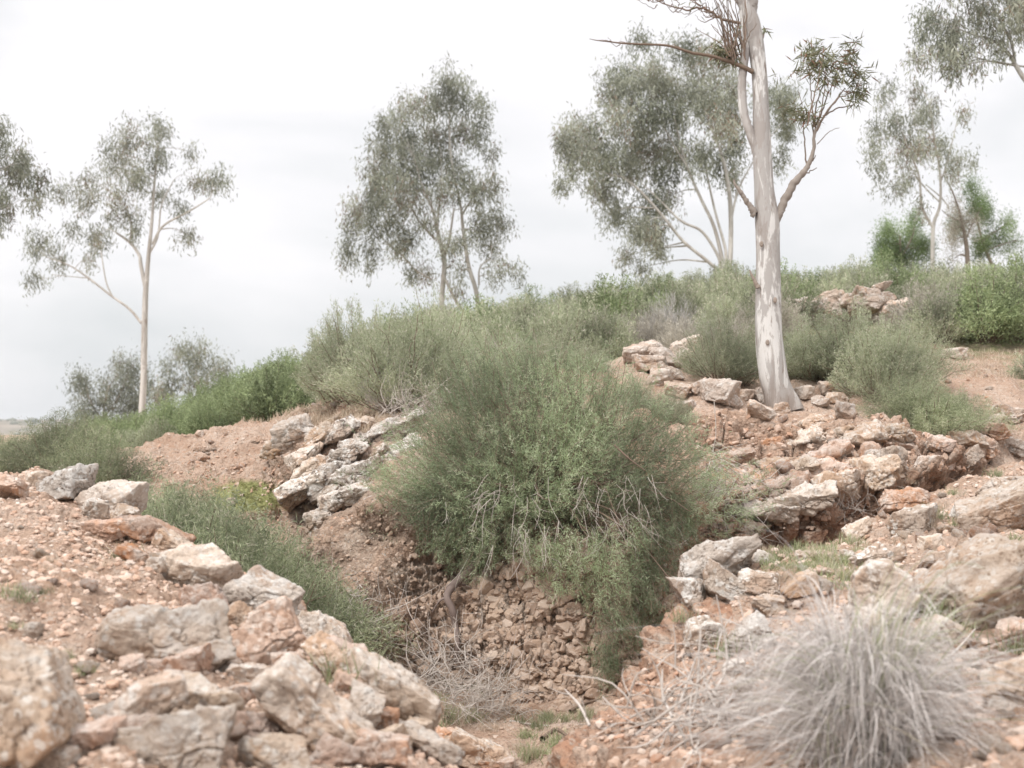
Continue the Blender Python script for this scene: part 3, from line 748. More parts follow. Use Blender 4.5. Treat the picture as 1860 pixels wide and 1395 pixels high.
scatter_stones(60, [(1430, 1860, 960, 1100), (1560, 1860, 890, 1000), (1300, 1480, 1180, 1390), (1700, 1860, 1200, 1390)], .04, .11, 'small loose stone lying in the dirt of the right bank', 'loose stones on the right bank', ['rock', 'rock_pink'])
scatter_stones(26, [(1280, 1600, 750, 860), (1600, 1860, 660, 760)], .05, .13, 'small loose stone on the red slope below the near eucalyptus', 'loose stones under the near eucalyptus', ['rock_pink', 'rock'])
scatter_stones(28, [(290, 520, 770, 880), (480, 640, 730, 770)], .04, .10, 'small loose stone on the bare red slope at left', 'loose stones on the red slope', ['rock_pink', 'rock_far'])

# gravel, one sheet of uncountable chips
def gravel(name, n, sampler, lo, hi, mat, label, flat=.6, sink=.1, sub=1):
    bases = []
    for k in range(8):
        V, Fc = rock_verts(5000+k, (1, .85, flat), sub, 8, .03)
        bases.append(V)
    nb = len(bases[0]); Fc = ico(sub)[1]
    pos, nrm = sampler(n); n = len(pos)
    s = lo*(hi/lo)**(rng.random(n)**2.0)
    B = np.stack(bases)[rng.integers(0, 8, n)]*s[:, None, None]
    a = rng.uniform(0, 6.283, n); ca, sa = np.cos(a), np.sin(a)
    B = np.stack([B[..., 0]*ca[:, None]-B[..., 1]*sa[:, None], B[..., 0]*sa[:, None]+B[..., 1]*ca[:, None], B[..., 2]], -1)
    # lean to the slope and jitter
    nn = unit(nrm+rng.normal(size=(n, 3))*.28)
    t1 = unit(np.cross(nn, np.array([0, 1, .1]))); t2 = np.cross(nn, t1)
    W = B[..., :1]*t1[:, None]+B[..., 1:2]*t2[:, None]+B[..., 2:]*nn[:, None]+(pos+nn*(s*sink)[:, None])[:, None]
    Fa = (Fc[None]+(np.arange(n)*nb)[:, None, None]).reshape(-1, 3)
    o = mk(name, W.reshape(-1, 3), [Fa], mat, smooth=False, tint=np.repeat(rng.random(n), nb))
    tag(o, label, 'gravel', None, 'stuff')
    return o

def gravel_mat(name, cs):
    t = NT(name); ti = t.attr('tint')
    rp = t.n('ShaderNodeValToRGB', {0: ti}); e = rp.color_ramp.elements
    e[0].color = (*cs[0], 1); e[1].color = (*cs[-1], 1)
    for i, c in enumerate(cs[1:-1]): x = e.new((i+1)/(len(cs)-1)); x.color = (*c, 1)
    n = t.noise(t.geo(), 60, 4, .7)
    c = t.mix(t.math('MULTIPLY', t.ramp(n, .5, .7), .4), rp.outputs[0], (.60, .54, .49))
    return t.diffuse(c, t.bump(n, .5, .004), .95, .1)
M['gravel'] = gravel_mat('pebbles', [(.49, .32, .23), (.51, .375, .295), (.41, .265, .19), (.55, .445, .37), (.495, .345, .26), (.60, .52, .455)])
M['chips'] = gravel_mat('wall_chips', [(.345, .245, .18), (.42, .315, .24), (.30, .205, .15), (.46, .365, .295), (.385, .275, .205)])
M['chips_red'] = gravel_mat('red_chips', [(.42, .25, .17), (.47, .34, .26), (.38, .22, .145), (.53, .44, .37), (.44, .29, .21)])

def by_pixels(poly_boxes):
    """sample where photo pixels meet the terrain, so density is even in the picture"""
    def f(n):
        b = np.array(poly_boxes, float); ar = (b[:, 1]-b[:, 0])*(b[:, 3]-b[:, 2])*b[:, 4]
        k = rng.choice(len(b), n, p=ar/ar.sum())
        px = b[k, 0]+rng.random(n)*(b[k, 1]-b[k, 0]); py = b[k, 2]+rng.random(n)*(b[k, 3]-b[k, 2])
        d = ground_d(px, py)
        ok = (d < b[k, 6]) & (d > b[k, 5]); px, py, d = px[ok], py[ok], d[ok]
        pos = np.stack([(px-CX)/F*d, d, (HY-py)/F*d], 1)
        pos[:, 2] = height(pos[:, 0], pos[:, 1]) if b[0, 5] < 7.5 and b[0, 6] < 12 else pos[:, 2]
        return pos, tnormal(pos[:, 0], pos[:, 1])
    return f
def by_region(x0, x1, y0, y1, poly, lim=-.02):
    def f(n):
        x = rng.uniform(x0, x1, n); y = rng.uniform(y0, y1, n)
        s, _, _ = sdf(poly, x, y); ok = (s < lim) & (np.abs(x) < .42*y+.3)
        x, y = x[ok], y[ok]
        return np.stack([x, y, height(x, y)], 1), tnormal(x, y)
    return f
gravel('gravel', 42000, by_region(-3.6, .6, 3.0, 8.2, polyL, .25), .009, .045, M['gravel'], 'loose pinkish gravel covering the near left bank')
gravel('gravel', 20000, by_region(.2, 4.6, 3.2, 10.6, polyR, -.10), .010, .055, M['gravel'], 'loose tan gravel scattered over the right bank')
gravel('wall_blocks', 2600, by_pixels([(880, 1235, 985, 1300, 1.0, 7.5, 10), (760, 900, 1060, 1260, .3, 7.5, 10.5)]), .03, .13, M['chips'], 'broken angular blocks set in the gully wall under the big bush', .8, -.33, 3)
gravel('wall_chips', 1400, by_pixels([(600, 900, 930, 1260, .5, 7.5, 10.5), (880, 1050, 1285, 1395, 1.0, 6, 9)]), .010, .05, M['chips'], 'small brown rock chips on the gully wall and floor under the big bush', .5, .0, 2)
gravel('wall_chips', 2300, by_pixels([(1250, 1640, 740, 960, 1.0, 8.3, 13), (1600, 1860, 650, 860, .8, 9, 16), (1190, 1340, 900, 1180, .3, 8, 11)]), .012, .07, M['chips_red'], 'broken red and tan rock chips set in the wall below the near eucalyptus', .6, -.1, 3)
gravel('wall_chips', 2400, by_pixels([(280, 540, 745, 900, 1.0, 10, 16), (470, 640, 770, 960, .6, 9.3, 12)]), .012, .045, M['chips_red'], 'crumbled red earth and chips on the bare slope at left', .55, .02)
gravel('scree', 420, by_pixels([(1040, 1300, 1180, 1395, 1.0, 4, 7.2)]), .015, .06, M['chips_red'], 'red crumbs of earth on the slope beside the gully mouth', .55, .05)

# ------------------------------------------------------------------ shrubs
def shrub_parts(R, H, nsh, nlf, L, W, up=.6, spread=.05, stemr=.006, seed=0, tfrom=.25):
    global rng
    keep = rng; rng = np.random.default_rng(seed)
    lb, sb = MB(), MB()
    az = rng.uniform(0, 6.283, nsh); r = R*np.sqrt(rng.random(nsh))
    lump = 1+.28*np.sin(az*3+seed)+.16*np.sin(az*5+seed*2.1)
    z = H*(1-.72*(r/R)**2)*rng.uniform(.62, 1.12, nsh)
    tip = np.stack([np.cos(az)*r*lump, np.sin(az)*r*lump, z], 1)
    base = np.stack([np.cos(az), np.sin(az), 0*az], 1)*(r*.18)[:, None]
    mid = base*.4+tip*.6; mid[:, 2] = tip[:, 2]*(.5 if up > .5 else .62); mid += rng.normal(size=mid.shape)*.05*R
    t = tfrom+(1-tfrom)*rng.random((nsh, nlf))**.75
    Bz = lambda t: ((1-t)**2)[..., None]*base[:, None]+(2*t*(1-t))[..., None]*mid[:, None]+(t**2)[..., None]*tip[:, None]
    Pp = Bz(t)
    tan = unit(2*((1-t)[..., None]*(mid-base)[:, None]+t[..., None]*(tip-mid)[:, None]))
    sp = spread*(1.25-t)[..., None]*2
    Pp = Pp+rng.normal(size=Pp.shape)*sp*R
    dr = unit(tan*up+unit(rng.normal(size=Pp.shape))*.75)
    n = nsh*nlf
    Ls = L*rng.uniform(.6, 1.25, n)
    lb.leaves(Pp.reshape(-1, 3), dr.reshape(-1, 3), Ls, W*rng.uniform(.7, 1.2, n))
    for i in rng.choice(nsh, min(nsh, 46), replace=False):
        tt = np.linspace(0, .96, 6)
        p = ((1-tt)**2)[:, None]*base[i]+(2*tt*(1-tt))[:, None]*mid[i]+(tt**2)[:, None]*tip[i]
        p[1:-1] += rng.normal(size=(4, 3))*.02*R
        sb.add(*tube(p, stemr*(1.25-tt), 4))
    rng = keep
    return lb, sb

_protos = {}
def shrub_proto(key, lmat, smat, **kw):
    lb, sb = shrub_parts(**kw)
    f = lb.build('foliage', M[lmat], link=False, smooth=False); s = sb.build('stems', M[smat], link=False)
    _protos.setdefault(key, []).append((f, s))
def place_shrub(key, loc, sc, label, group, name='shrub', cat='shrub', i=None, sz=None, rz=None):
    pr = _protos[key]; f, s = pr[(rng.integers(len(pr)) if i is None else i) % len(pr)]
    e = empty(name, loc)
    e.scale = (sc, sc, sc*(sz or 1)); e.rotation_euler = (rng.uniform(-.08, .08), rng.uniform(-.08, .08), rng.uniform(0, 6.28) if rz is None else rz)
    tag(e, label, cat, group)
    for q in (f, s):
        c = q.copy(); col.objects.link(c); c.parent = e
    return e

for k in range(3):
    shrub_proto('ridge', 'ridge', 'twig_brown', R=.62, H=.95, nsh=190, nlf=62, L=.055, W=.015, seed=200+k)
for k in range(4):
    shrub_proto('hill', 'hill', 'twig_brown', R=.62, H=.85, nsh=210, nlf=56, L=.050, W=.0115, up=.9, seed=220+k, spread=.045)
for k in range(2):
    shrub_proto('hill_dry', 'hill_dry', 'twig_grey', R=.6, H=.7, nsh=190, nlf=46, L=.055, W=.0085, up=1.2, seed=240+k)
    shrub_proto('dead', 'dead', 'twig_grey', R=.5, H=.75, nsh=200, nlf=34, L=.08, W=.004, up=1.3, seed=250+k, stemr=.005)
for k in range(3):
    shrub_proto('mid', 'rose_mid', 'twig_brown', R=.62, H=.85, nsh=330, nlf=95, L=.032, W=.0052, up=.9, seed=260+k, spread=.035)
for k in range(2):
    shrub_proto('near', 'rose_dark', 'twig_brown', R=.58, H=.55, nsh=290, nlf=120, L=.034, W=.0036, up=.45, seed=270+k, spread=.05)

def at_px(px, py, lo=2.2):
    d = ground_d(px, py, lo)[0]; p = P(px, py, d); p[2] = height(p[0:1], p[1:2])[0]; return p

# hillside cover: jittered rows, left out where the photo shows rock, slope or path
bare = [(1640, 1900, 625, 760, 17), (1415, 1690, 515, 620, 18.6), (1040, 1280, 600, 720, 15.2), (480, 600, 705, 800, 15.5), (280, 530, 720, 900, 16), (1200, 1560, 690, 800, 14), (830, 930, 650, 700, 14.5), (1420, 1680, 560, 700, 17.3)]
cnt = 0
yy = 14.2
while yy < 27.5:
    step = .72+.018*(yy-14)
    xx = -.40*yy
    while xx < .42*yy:
        x = xx+rng.uniform(-.3, .3); y = yy+rng.uniform(-.3, .3); xx += step
        z = height(np.array([x]), np.array([y]))[0]
        px = CX+x/y*F; py = HY-z/y*F
        if any(a < px < b and c < py < d and y < e for a, b, c, d, e in bare): continue
        if px < 100: continue
        if px < 420 and y < 17.0: continue
        if px < 560 and y < 16.2: continue
        if px < 700 and y < 15.5: continue
        if px < 600:
            place_shrub('ridge', (x, y, z-.05), rng.uniform(.55, .8)*(.85 if px < 330 else 1), 'bright green shrub in the thicket along the left ridge', 'green shrubs of the left ridge')
        elif px < 1000:
            key = 'hill' if rng.random() < .68 else 'ridge' if rng.random() < .45 else 'hill_dry'
            place_shrub(key, (x, y, z-.05), rng.uniform(.75, 1.05), 'green shrub in the thicket on the hillside between the left ridge and the big bush', 'shrubs of the middle hillside')
        else:
            r = rng.random(); key = 'hill' if r < .74 else 'ridge' if r < .83 else 'hill_dry'
            place_shrub(key, (x, y, z-.05), rng.uniform(.65, 1.0), 'grey green shrub in the thicket across the upper right hillside', 'shrubs of the upper right hillside')
        cnt += 1
    yy += step*.9
print('hill shrubs', cnt)

sh = [
 ('mid', 1000, 668, .4, 'grey green shrub peeking over the top of the big bush'), ('mid', 1065, 672, .38, 'grey green shrub over the right shoulder of the big bush'),
 ('mid', 935, 690, .5, 'grey green shrub over the left shoulder of the big bush'), ('mid', 1150, 735, .36, 'low shrub between the big bush and the flat block of the outcrop'),
 ('mid', 1215, 765, .36, 'low sparse shrub at the upper right fringe of the big bush'), ('mid', 1300, 640, .6, 'grey green shrub right of the smooth grey boulder'),
 ('mid', 650, 735, 1.15, 'grey green shrub on the rise above the left outcrop, left one'),
 ('mid', 730, 745, 1.05, 'grey green shrub above the long whitish slab of the outcrop'),
 ('mid', 790, 720, 1.1, 'grey green shrub between the outcrop and the big bush'),
 ('mid', 600, 720, .9, 'low grey green shrub at the left end of the rise above the outcrop'),
 ('mid', 860, 735, .75, 'grey green shrub right behind the left shoulder of the big bush'),
 ('mid', 1310, 690, .8, 'grey green shrub behind the largest terrace boulder'),
 ('mid', 1345, 700, .55, 'small grey green shrub at the left of the eucalyptus trunk'),
 ('mid', 1480, 690, .85, 'grey green shrub right of the eucalyptus trunk, nearest to it'),
 ('mid', 1560, 690, .95, 'yellow green shrub right of the small rock pile by the trunk'),
 ('mid', 1600, 730, .85, 'drooping green shrub over the slope right of the small rock pile'),
 ('mid', 1650, 700, .8, 'pale green shrub left of the path at the upper right'),
 ('near', 1690, 790, .8, 'dark green shrub hanging over the fissure at right'),
 ('near', 1740, 790, .75, 'grey green shrub right of the dark one hanging over the fissure'),
 ('near', 1650, 760, .75, 'grey green shrub above the dark one over the fissure'),
 ('mid', 1530, 690, .95, 'feathery green shrub in front of the hillside pile'),
 ('mid', 1605, 690, .95, 'feathery green shrub at the right front of the hillside pile'),
 ('mid', 1460, 680, .85, 'feathery green shrub at the left front of the hillside pile'),
 ('ridge', 1790, 620, .95, 'dark green rounded shrub on the path edge at the upper right'),
 ('ridge', 1850, 610, 1.0, 'dark green shrub at the right edge above the path'),
 ('hill_dry', 1690, 605, .95, 'brown dry shrub beside the slab of the hillside pile'),
 ('hill_dry', 1660, 570, .7, 'brown dry shrub behind the end rock of the hillside pile'),
 ('hill_dry', 690, 720, .8, 'dry brown shrub with bare stems above the long whitish slab'),
 ('hill_dry', 810, 665, 1.25, 'pale dry broom standing on the skyline left of the big bush'),
 ('hill_dry', 770, 650, 1.15, 'pale dry broom on the skyline, left neighbour of the tallest'),
 ('dead', 1215, 640, .95, 'grey dead shrub above the smooth grey boulder'),
 ('dead', 720, 745, .7, 'leafless grey shrub trailing over the outcrop top'),
 ('ridge', 870, 600, .7, 'bright green shrub at the foot of the leaning eucalyptus stems'),
 ('ridge', 1320, 560, .85, 'bright green rounded bush at the foot of the broad eucalyptus clump'),
]
for i, (key, px, py, sc, lb) in enumerate(sh):
    p = at_px(px, py, 9.5); place_shrub(key, p-np.array([0, 0, .04]), sc, lb, None, i=i, sz=.62 if 'hillside pile' in lb and key == 'mid' else 1)
sh = [(290, 985, 9.5, 1.4), (350, 990, 9.1, 1.45), (410, 1010, 8.8, 1.4), (470, 1040, 8.6, 1.3), (520, 1060, 8.5, 1.05), (548, 1080, 8.35, .7), (330, 930, 10.3, 1.15), (430, 960, 9.7, 1.15),
      (500, 1010, 9.2, .95), (240, 930, 10.4, 1.1), (170, 900, 12, 1.0), (120, 880, 13, 1.0), (548, 1030, 9.0, .85), (10, 880, 13.6, .7), (45, 880, 14.2, .75), (80, 880, 13.4, .7)]
lbs = ['green rosemary shrub behind the layered slab on the left bank', 'green rosemary shrub behind the pointed pink slab', 'green rosemary shrub behind the low whitish crest boulder',
       'green rosemary shrub behind the broad smooth grey boulder', 'dark green shrub in the gully below the outcrop nose', 'dark green shrub lowest in the gully at the bank edge',
       'grey green shrub at the foot of the red slope', 'grey green shrub in front of the mossy patch', 'sparse shrub under the red hollow of the outcrop', 'grassy shrub left of the red slope',
       'olive shrub above the grey peaked boulder', 'olive shrub above the small pale crest stone', 'thin upright shrub left of the gully wall', 'low olive shrub at the left edge behind the crumbly pink lump', 'low olive shrub behind the orange edge slab', 'low olive shrub left of the olive one above the pale crest stone']
for i, ((px, py, d, sc), lb) in enumerate(zip(sh, lbs)):
    p = P(px, py, d); p[2] = height(p[:1], p[1:2])[0]-.05
    place_shrub('near', p, sc, lb, None, i=i, sz=1.15)
# far left shrubs before the valley
for i, (px, d) in enumerate([(70, 17), (110, 19), (30, 16), (150, 17.5), (200, 18), (10, 18.5), (240, 17), (180, 16.2), (280, 16.8)]):
    p = P(px, 800, d); p[2] = height(p[:1], p[1:2])[0]-.05
    place_shrub('ridge' if i % 2 else 'hill', p, (.36 if px < 100 else .55) if i % 3 else .45, 'low green shrub at the head of the valley on the left', 'low shrubs at the valley head')

# ------------------------------------------------------------------ the big bush over the gully
def big_bush():
    root = P(985, 885, 9.05); root[2] = height(root[:1], root[1:2])[0]-.03
    e = empty('rosemary_bush', root)
    tag(e, 'large rounded rosemary bush spilling over the gully wall in the centre', 'bush')
    fol, stem, dry = MB(), MB(), MB()
    ends = []; dirs = []
    # domed upper part, made of rounded lobes
    lob = rng.normal(size=(70, 3)); lob = unit(lob)
    lobamp = rng.uniform(-.12, .22, 70)
    n = 5600
    v = unit(rng.normal(size=(n, 3))); rad = rng.random(n)**.33
    lump = 1+.9*((np.maximum(0, v@lob.T)**14)*lobamp).sum(1)
    c = P(985, 838, 9.22)
    v2 = v*np.where(v[:, 2:] > 0, np.array([[.90, .60, .75]]), np.array([[.95, .60, .53]]))
    q = c+v2*(rad*lump)[:, None]*np.where(rng.random(n) < .2, rng.uniform(1.0, 1.26, n), 1)[:, None]
    q[:, 0] += .0
    px = CX+q[:, 0]/q[:, 1]*F; py = HY-q[:, 2]/q[:, 1]*F
    ok = (q[:, 2] > height(q[:, 0], q[:, 1])-.02)
    q = q[ok]
    ends.append(q); rv = unit(q-(root+np.array([0, .05, -.1])))
    rv[:, 2] -= .35*(q[:, 2] < root[2]); dirs.append(unit(rv+np.array([0, 0, .25])+rng.normal(size=rv.shape)*.35))
    # hanging fringe on the wall
    hang = [(790, 900, 960, 1035, 130), (860, 960, 980, 1020, 70), (760, 860, 940, 1010, 130), (740, 800, 880, 960, 110), (1180, 1265, 900, 1000, 110), (1230, 1275, 960, 1010, 30)]
    # narrow fronds that hang down the wall
    for x_, a_, b_, k_ in [(990, 990, 1060, 26), (1012, 1000, 1100, 34), (1040, 990, 1075, 26), (1062, 1000, 1110, 34), (1090, 990, 1060, 26), (1110, 1000, 1150, 46), (1135, 990, 1180, 60), (1160, 985, 1185, 64), (1182, 985, 1150, 56), (1200, 975, 1120, 50),
                           (1222, 970, 1080, 40), (960, 1000, 1045, 16), (850, 1000, 1060, 24), (880, 1000, 1040, 18), (800, 980, 1040, 22), (1106, 1170, 1270, 40), (1120, 1180, 1245, 20), (1070, 1080, 1120, 12), (1190, 1120, 1170, 18)]:
        hang.append((x_-13, x_+13, a_, b_, k_))
    for x0, x1, y0, y1, k in hang:
        px = rng.uniform(x0, x1, k); py = rng.uniform(y0, y1, k)
        d = ground_d(px, py, 7.6)-rng.uniform(.03, .34, k)*(1 if y0 < 1080 else .6)
        q = np.stack([(px-CX)/F*d, d, (HY-py)/F*d], 1)
        ends.append(q); dv = np.stack([(px-985)/500, -.3+0*px, -.8+0*px], 1); dirs.append(unit(dv+rng.normal(size=q.shape)*.4))
    q = np.concatenate(ends); dv = np.concatenate(dirs); n = len(q)
    TL = rng.uniform(.12, .30, n)
    nl = 44
    t = rng.random((n, nl))
    bend = rng.normal(size=(n, 3))*.25
    pos = q[:, None]-dv[:, None]*(TL[:, None]*(1-t))[..., None]+(bend[:, None]*(TL[:, None]*t*t*.5)[..., None])
    pos += rng.normal(size=pos.shape)*.007
    ld = unit(dv[:, None]*.55+bend[:, None]*t[..., None]*.5+unit(rng.normal(size=pos.shape))*.8)
    m = n*nl
    # twigs share a tone so that clumps read light and dark
    fol.leaves(pos.reshape(-1, 3), ld.reshape(-1, 3), rng.uniform(.018, .042, m), rng.uniform(.0023, .0038, m))
    tw = np.clip(np.repeat(rng.random(n), nl)*.75+rng.random(m)*.35-.05, 0, 1)
    fol.tint[-1] = np.repeat(tw, 4)
    # twigs
    C = q[:, None]-dv[:, None]*(TL[:, None]*(1-np.linspace(0, .95, 4))[None])[..., None]
    stem.strips(C, np.full((n, 4), .0022))
    # stems from the root
    for i in range(130):
        j = rng.integers(n); tip = q[j]-dv[j]*TL[j]
        mid = root*.45+tip*.55+rng.normal(size=3)*.06; mid[2] += .10
        p, r = smooth_poly([root+rng.normal(size=3)*np.array([.06, .03, .02]), root*.75+mid*.25+np.array([0, -.03, .08]), mid, tip], [.013, .010, .007, .003], 12)
        p[2:-1] += rng.normal(size=(9, 3))*.008
        stem.add(*tube(p, r*rng.uniform(.6, 1.2), 5))
    # pale dry branchlets in the lower middle, forked
    for i in range(54):
        px, py = rng.uniform(800, 1230), rng.uniform(860, 1010)
        if i < 12: px, py = rng.uniform(1040, 1180), rng.uniform(860, 960)
        d = 9.05-.68*math.sqrt(max(.05, 1-((px-995)/262)**2-((py-845)/205)**2*.8))-rng.uniform(-.06, .05)
        a = P(px, py, d); dr = unit(np.array([(px-990)/420+rng.normal()*.25, -.15, -1.0+rng.normal()*.35]))
        L = rng.uniform(.10, .3)
        pts = [a, a+dr*L*.5+rng.normal(size=3)*.02, a+dr*L+rng.normal(size=3)*.03]
        p, r = smooth_poly(pts, [.0017, .0014, .0008], 8); dry.add(*tube(p, r, 4))
        for k in range(3):
            b = p[rng.integers(2, 7)]; d2 = unit(dr+rng.normal(size=3)*.6)
            dry.add(*tube(smooth_poly([b, b+d2*L*.3+rng.normal(size=3)*.01, b+d2*L*.5], [.0022, .0016, .001], 5)[0], np.linspace(.0012, .0006, 5), 4))
    fol.build('foliage', M['rose'], e, False, root); stem.build('stems', M['twig_brown'], e, True, root); dry.build('dead_twigs', M['twig_grey'], e, True, root)
big_bush()

# exposed root below the bush
def on_wall(px, py, lift=.05, lo=7.6):
    d = float(ground_d(px, py, lo)[0])-lift*1.25; return P(px, py, d)
mb = MB()
pts = [on_wall(*c) for c in [(925, 965, .10), (898, 985, .10), (872, 1012, .10), (848, 1042, .09), (822, 1064, .09), (812, 1085, .09), (822, 1110, .08), (828, 1140, .08), (831, 1170, .05), (828, 1205, .0)]]
mb.tube(pts, [.018, .022, .024, .026, .028, .022, .022, .019, .014, .007], 9, 60, .006)
mb.tube([pts[5], on_wall(798, 1092, .07), on_wall(785, 1112, .04)], [.012, .007, .003], 6)
mb.tube([pts[4]+np.array([.02, 0, 0]), on_wall(842, 1062, .07), on_wall(856, 1068, .05)], [.010, .007, .003], 6)
o0 = pts[4]
o = mb.build('exposed_root', M['root'], None, True, o0); o.location = o0
tag(o, 'thick twisted grey brown root hanging down the gully wall from the big bush', 'root')

# ------------------------------------------------------------------ dry brush and sticks
def brush(name, label, cen, rad, n, mat, L=(.12, .35), r=.0022, up=.3, group=None, cat='brush'):
    mb = MB(); c = np.asarray(cen)
    for i in range(n):
        a = c+rng.normal(size=3)*np.asarray(rad)*.5
        zz = height(a[:1], a[1:2])[0]
        a[2] = max(a[2], zz+.0)
        d = unit(rng.normal(size=3)*np.array([1, .8, .7])+np.array([0, -.1, up])); l = rng.uniform(*L)
        pts = [a, a+d*l*.5+rng.normal(size=3)*l*.12, a+d*l+rng.normal(size=3)*l*.2]
        p, rr = smooth_poly(pts, [r*1.2, r, r*.4], 7); mb.add(*tube(p, rr*rng.uniform(.6, 1.4), 4))
        for k in range(2):
            b = p[rng.integers(1, 6)]; d2 = unit(d+rng.normal(size=3)*.8)
            mb.add(*tube(smooth_poly([b, b+d2*l*.25+rng.normal(size=3)*.01, b+d2*l*.45], [1, 1, 1], 4)[0], r*np.array([.7, .6, .5, .3]), 4))
    o = mb.build(name, M[mat], None, True, c); o.location = c
    tag(o, label, cat, group); return o
brush('dry_brush', 'tangle of dry grey twigs on the gully wall behind the bank edge, upper left one', on_wall(640, 1150, .12), (.26, .12, .2), 110, 'twig_grey')
brush('dry_brush', 'tangle of dry grey twigs below the exposed root in the gully', on_wall(800, 1230, .12), (.22, .14, .2), 130, 'twig_grey')
brush('dry_brush', 'tangle of dry grey twigs at the bottom left of the gully floor', on_wall(870, 1285, .15), (.26, .16, .16), 130, 'twig_grey')
brush('dry_brush', 'bundle of dry brown stems hanging right of the big bush', on_wall(1300, 900, .10), (.12, .12, .42), 120, 'twig_grey', (.15, .45), .0026, -.9)
brush('dry_brush', 'low dry twigs on the ground above the left outcrop', at_px(760, 765, 9)+np.array([0, 0, .06]), (.4, .2, .1), 110, 'twig_grey')
brush('dry_brush', 'pile of bleached twigs left of the grey grass tussock', at_px(1290, 1330)+np.array([0, 0, .05]), (.3, .22, .06), 60, 'twig_grey', (.1, .35), .004)
brush('dry_brush', 'brown twigs on the hillside above the big bush', at_px(880, 700, 9)+np.array([0, 0, .1]), (.5, .3, .16), 120, 'twig_grey')
brush('dry_brush', 'dry grass wisps on the fissure edge left of the triangular stone', at_px(1500, 965)+np.array([0, 0, .04]), (.5, .2, .06), 80, 'twig_grey', (.08, .2), .0012, .9)
def stick(label, pts, r, mat='twig_grey', name='stick', fork=None):
    mb = MB(); pts = [np.asarray(p) for p in pts]
    mb.tube(pts, np.linspace(r, r*.4, len(pts)), 6, None, .004)
    if fork is not None: mb.tube([pts[len(pts)//2], fork], [r*.7, r*.3], 5)
    o = mb.build(name, M[mat], None, True, pts[0]); o.location = pts[0]; tag(o, label, 'stick'); return o
gz = lambda px, py, up=.02: at_px(px, py)+np.array([0, 0, up])
stick('bleached forked stick reaching left over the red earth beside the tussock', [gz(1345, 1330, .06), gz(1300, 1325, .05), gz(1250, 1322, .03), gz(1185, 1330, .02)], .007, fork=gz(1260, 1385, .03))
stick('bleached curved stick standing up left of the tussock', [gz(1310, 1345, .02), gz(1300, 1320, .06), gz(1283, 1290, .08), gz(1278, 1272, .10)], .006)
stick('pale stick lying at the bottom edge left of the tussock', [gz(1420, 1350, .04), gz(1370, 1345, .06), gz(1310, 1355, .03), gz(1240, 1392, .02)], .006)
stick('pale straight stick on the dirt right of the tussock', [gz(1690, 1225, .02), gz(1735, 1200, .03), gz(1775, 1165, .04)], .006)
stick('dark red strip of bark on the gully floor', [on_wall(1035, 1292, .05), on_wall(1070, 1275, .06), on_wall(1120, 1262, .05)], .012, 'twig_brown')
stick('long thin pale stick lying across the gully floor', [on_wall(925, 1310, .03), on_wall(990, 1318, .02), on_wall(1065, 1315, .03)], .007)
stick('dark curl of fallen bark in the gully mouth', [gz(985, 1352, .02), gz(1010, 1345, .05), gz(1035, 1352, .03)], .016, 'twig_brown')
stick('reddish dead branch inside the right side of the big bush', [P(1115, 808, 8.62), P(1145, 835, 8.6), P(1172, 855, 8.62)], .008, 'twig_brown')

# ------------------------------------------------------------------ grey grass tussock and grasses
def tussock():
    c = at_px(1566, 1396); e = empty('grass_tussock', c)
    tag(e, 'big grey tussock of long arching dry grass in the lower right foreground', 'grass tussock')
    def blades(n, spread, Lr, w, up, droop):
        nb = max(12, n//14); bi = rng.integers(0, nb, n)
        az = rng.uniform(0, 6.283, nb)[bi]+rng.normal(size=n)*.30
        R = (.82+.06*np.cos(az-2.9))*Lr[1]*np.sqrt(rng.random(nb))[bi]*rng.uniform(.55, 1.25, n)+.03
        hh = up[1]*(1-.55*np.minimum(R/Lr[1], 1.2)**2)*rng.uniform(up[0], 1.15, n)
        b = np.stack([np.cos(az), np.sin(az), 0*az], 1)*(rng.random(n)*spread)[:, None]+rng.normal(size=(n, 3))*np.array([.03, .03, 0])
        s = np.linspace(0, 1, 14); q = droop*rng.uniform(.8, 1.15, n)[:, None]
        hz = R[:, None]*s[None]**1.25
        C = np.stack([b[:, 0:1]+np.cos(az)[:, None]*hz-.03*s**2, b[:, 1:2]+np.sin(az)[:, None]*hz-.02*s**2, hh[:, None]*(1-(1-s*q)**2)], -1)
        sw = rng.normal(size=(nb, 1, 3))[bi]*.08+rng.normal(size=(n, 1, 3))*np.where(rng.random(n) < .25, .2, .07)[:, None, None]; C += sw*(s**1.6)[None, :, None]*np.array([1, 1, .5])
        ph = rng.uniform(0, 6.28, (n, 1)); C += np.stack([np.sin(s*rng.uniform(4, 10, (n, 1))+ph), np.cos(s*rng.uniform(4, 10, (n, 1))+ph), 0*s+0*ph], -1)*.008*s[None, :, None]
        C[..., 2] = np.maximum(C[..., 2], -.02)
        W = w*rng.uniform(.7, 1.3, (n, 1))*(1.05-s**2*.75)[None]
        return C, W
    a = MB()
    a.strips(*blades(1900, .10, (0, .33), .0022, (.55, .40), 1.45))
    a.strips(*blades(520, .10, (0, .38), .0036, (.55, .42), 1.6))
    a.strips(*blades(600, .12, (0, .42), .0020, (.2, .26), 1.5))
    a.strips(*blades(150, .09, (0, .24), .0016, (.8, .60), 1.15))
    a.build('dry_blades', M['straw'], e, False)
    g = MB(); g.strips(*blades(150, .10, (0, .22), .0024, (.7, .50), 1.2)); g.build('green_blades', M['grass'], e, False)
tussock()

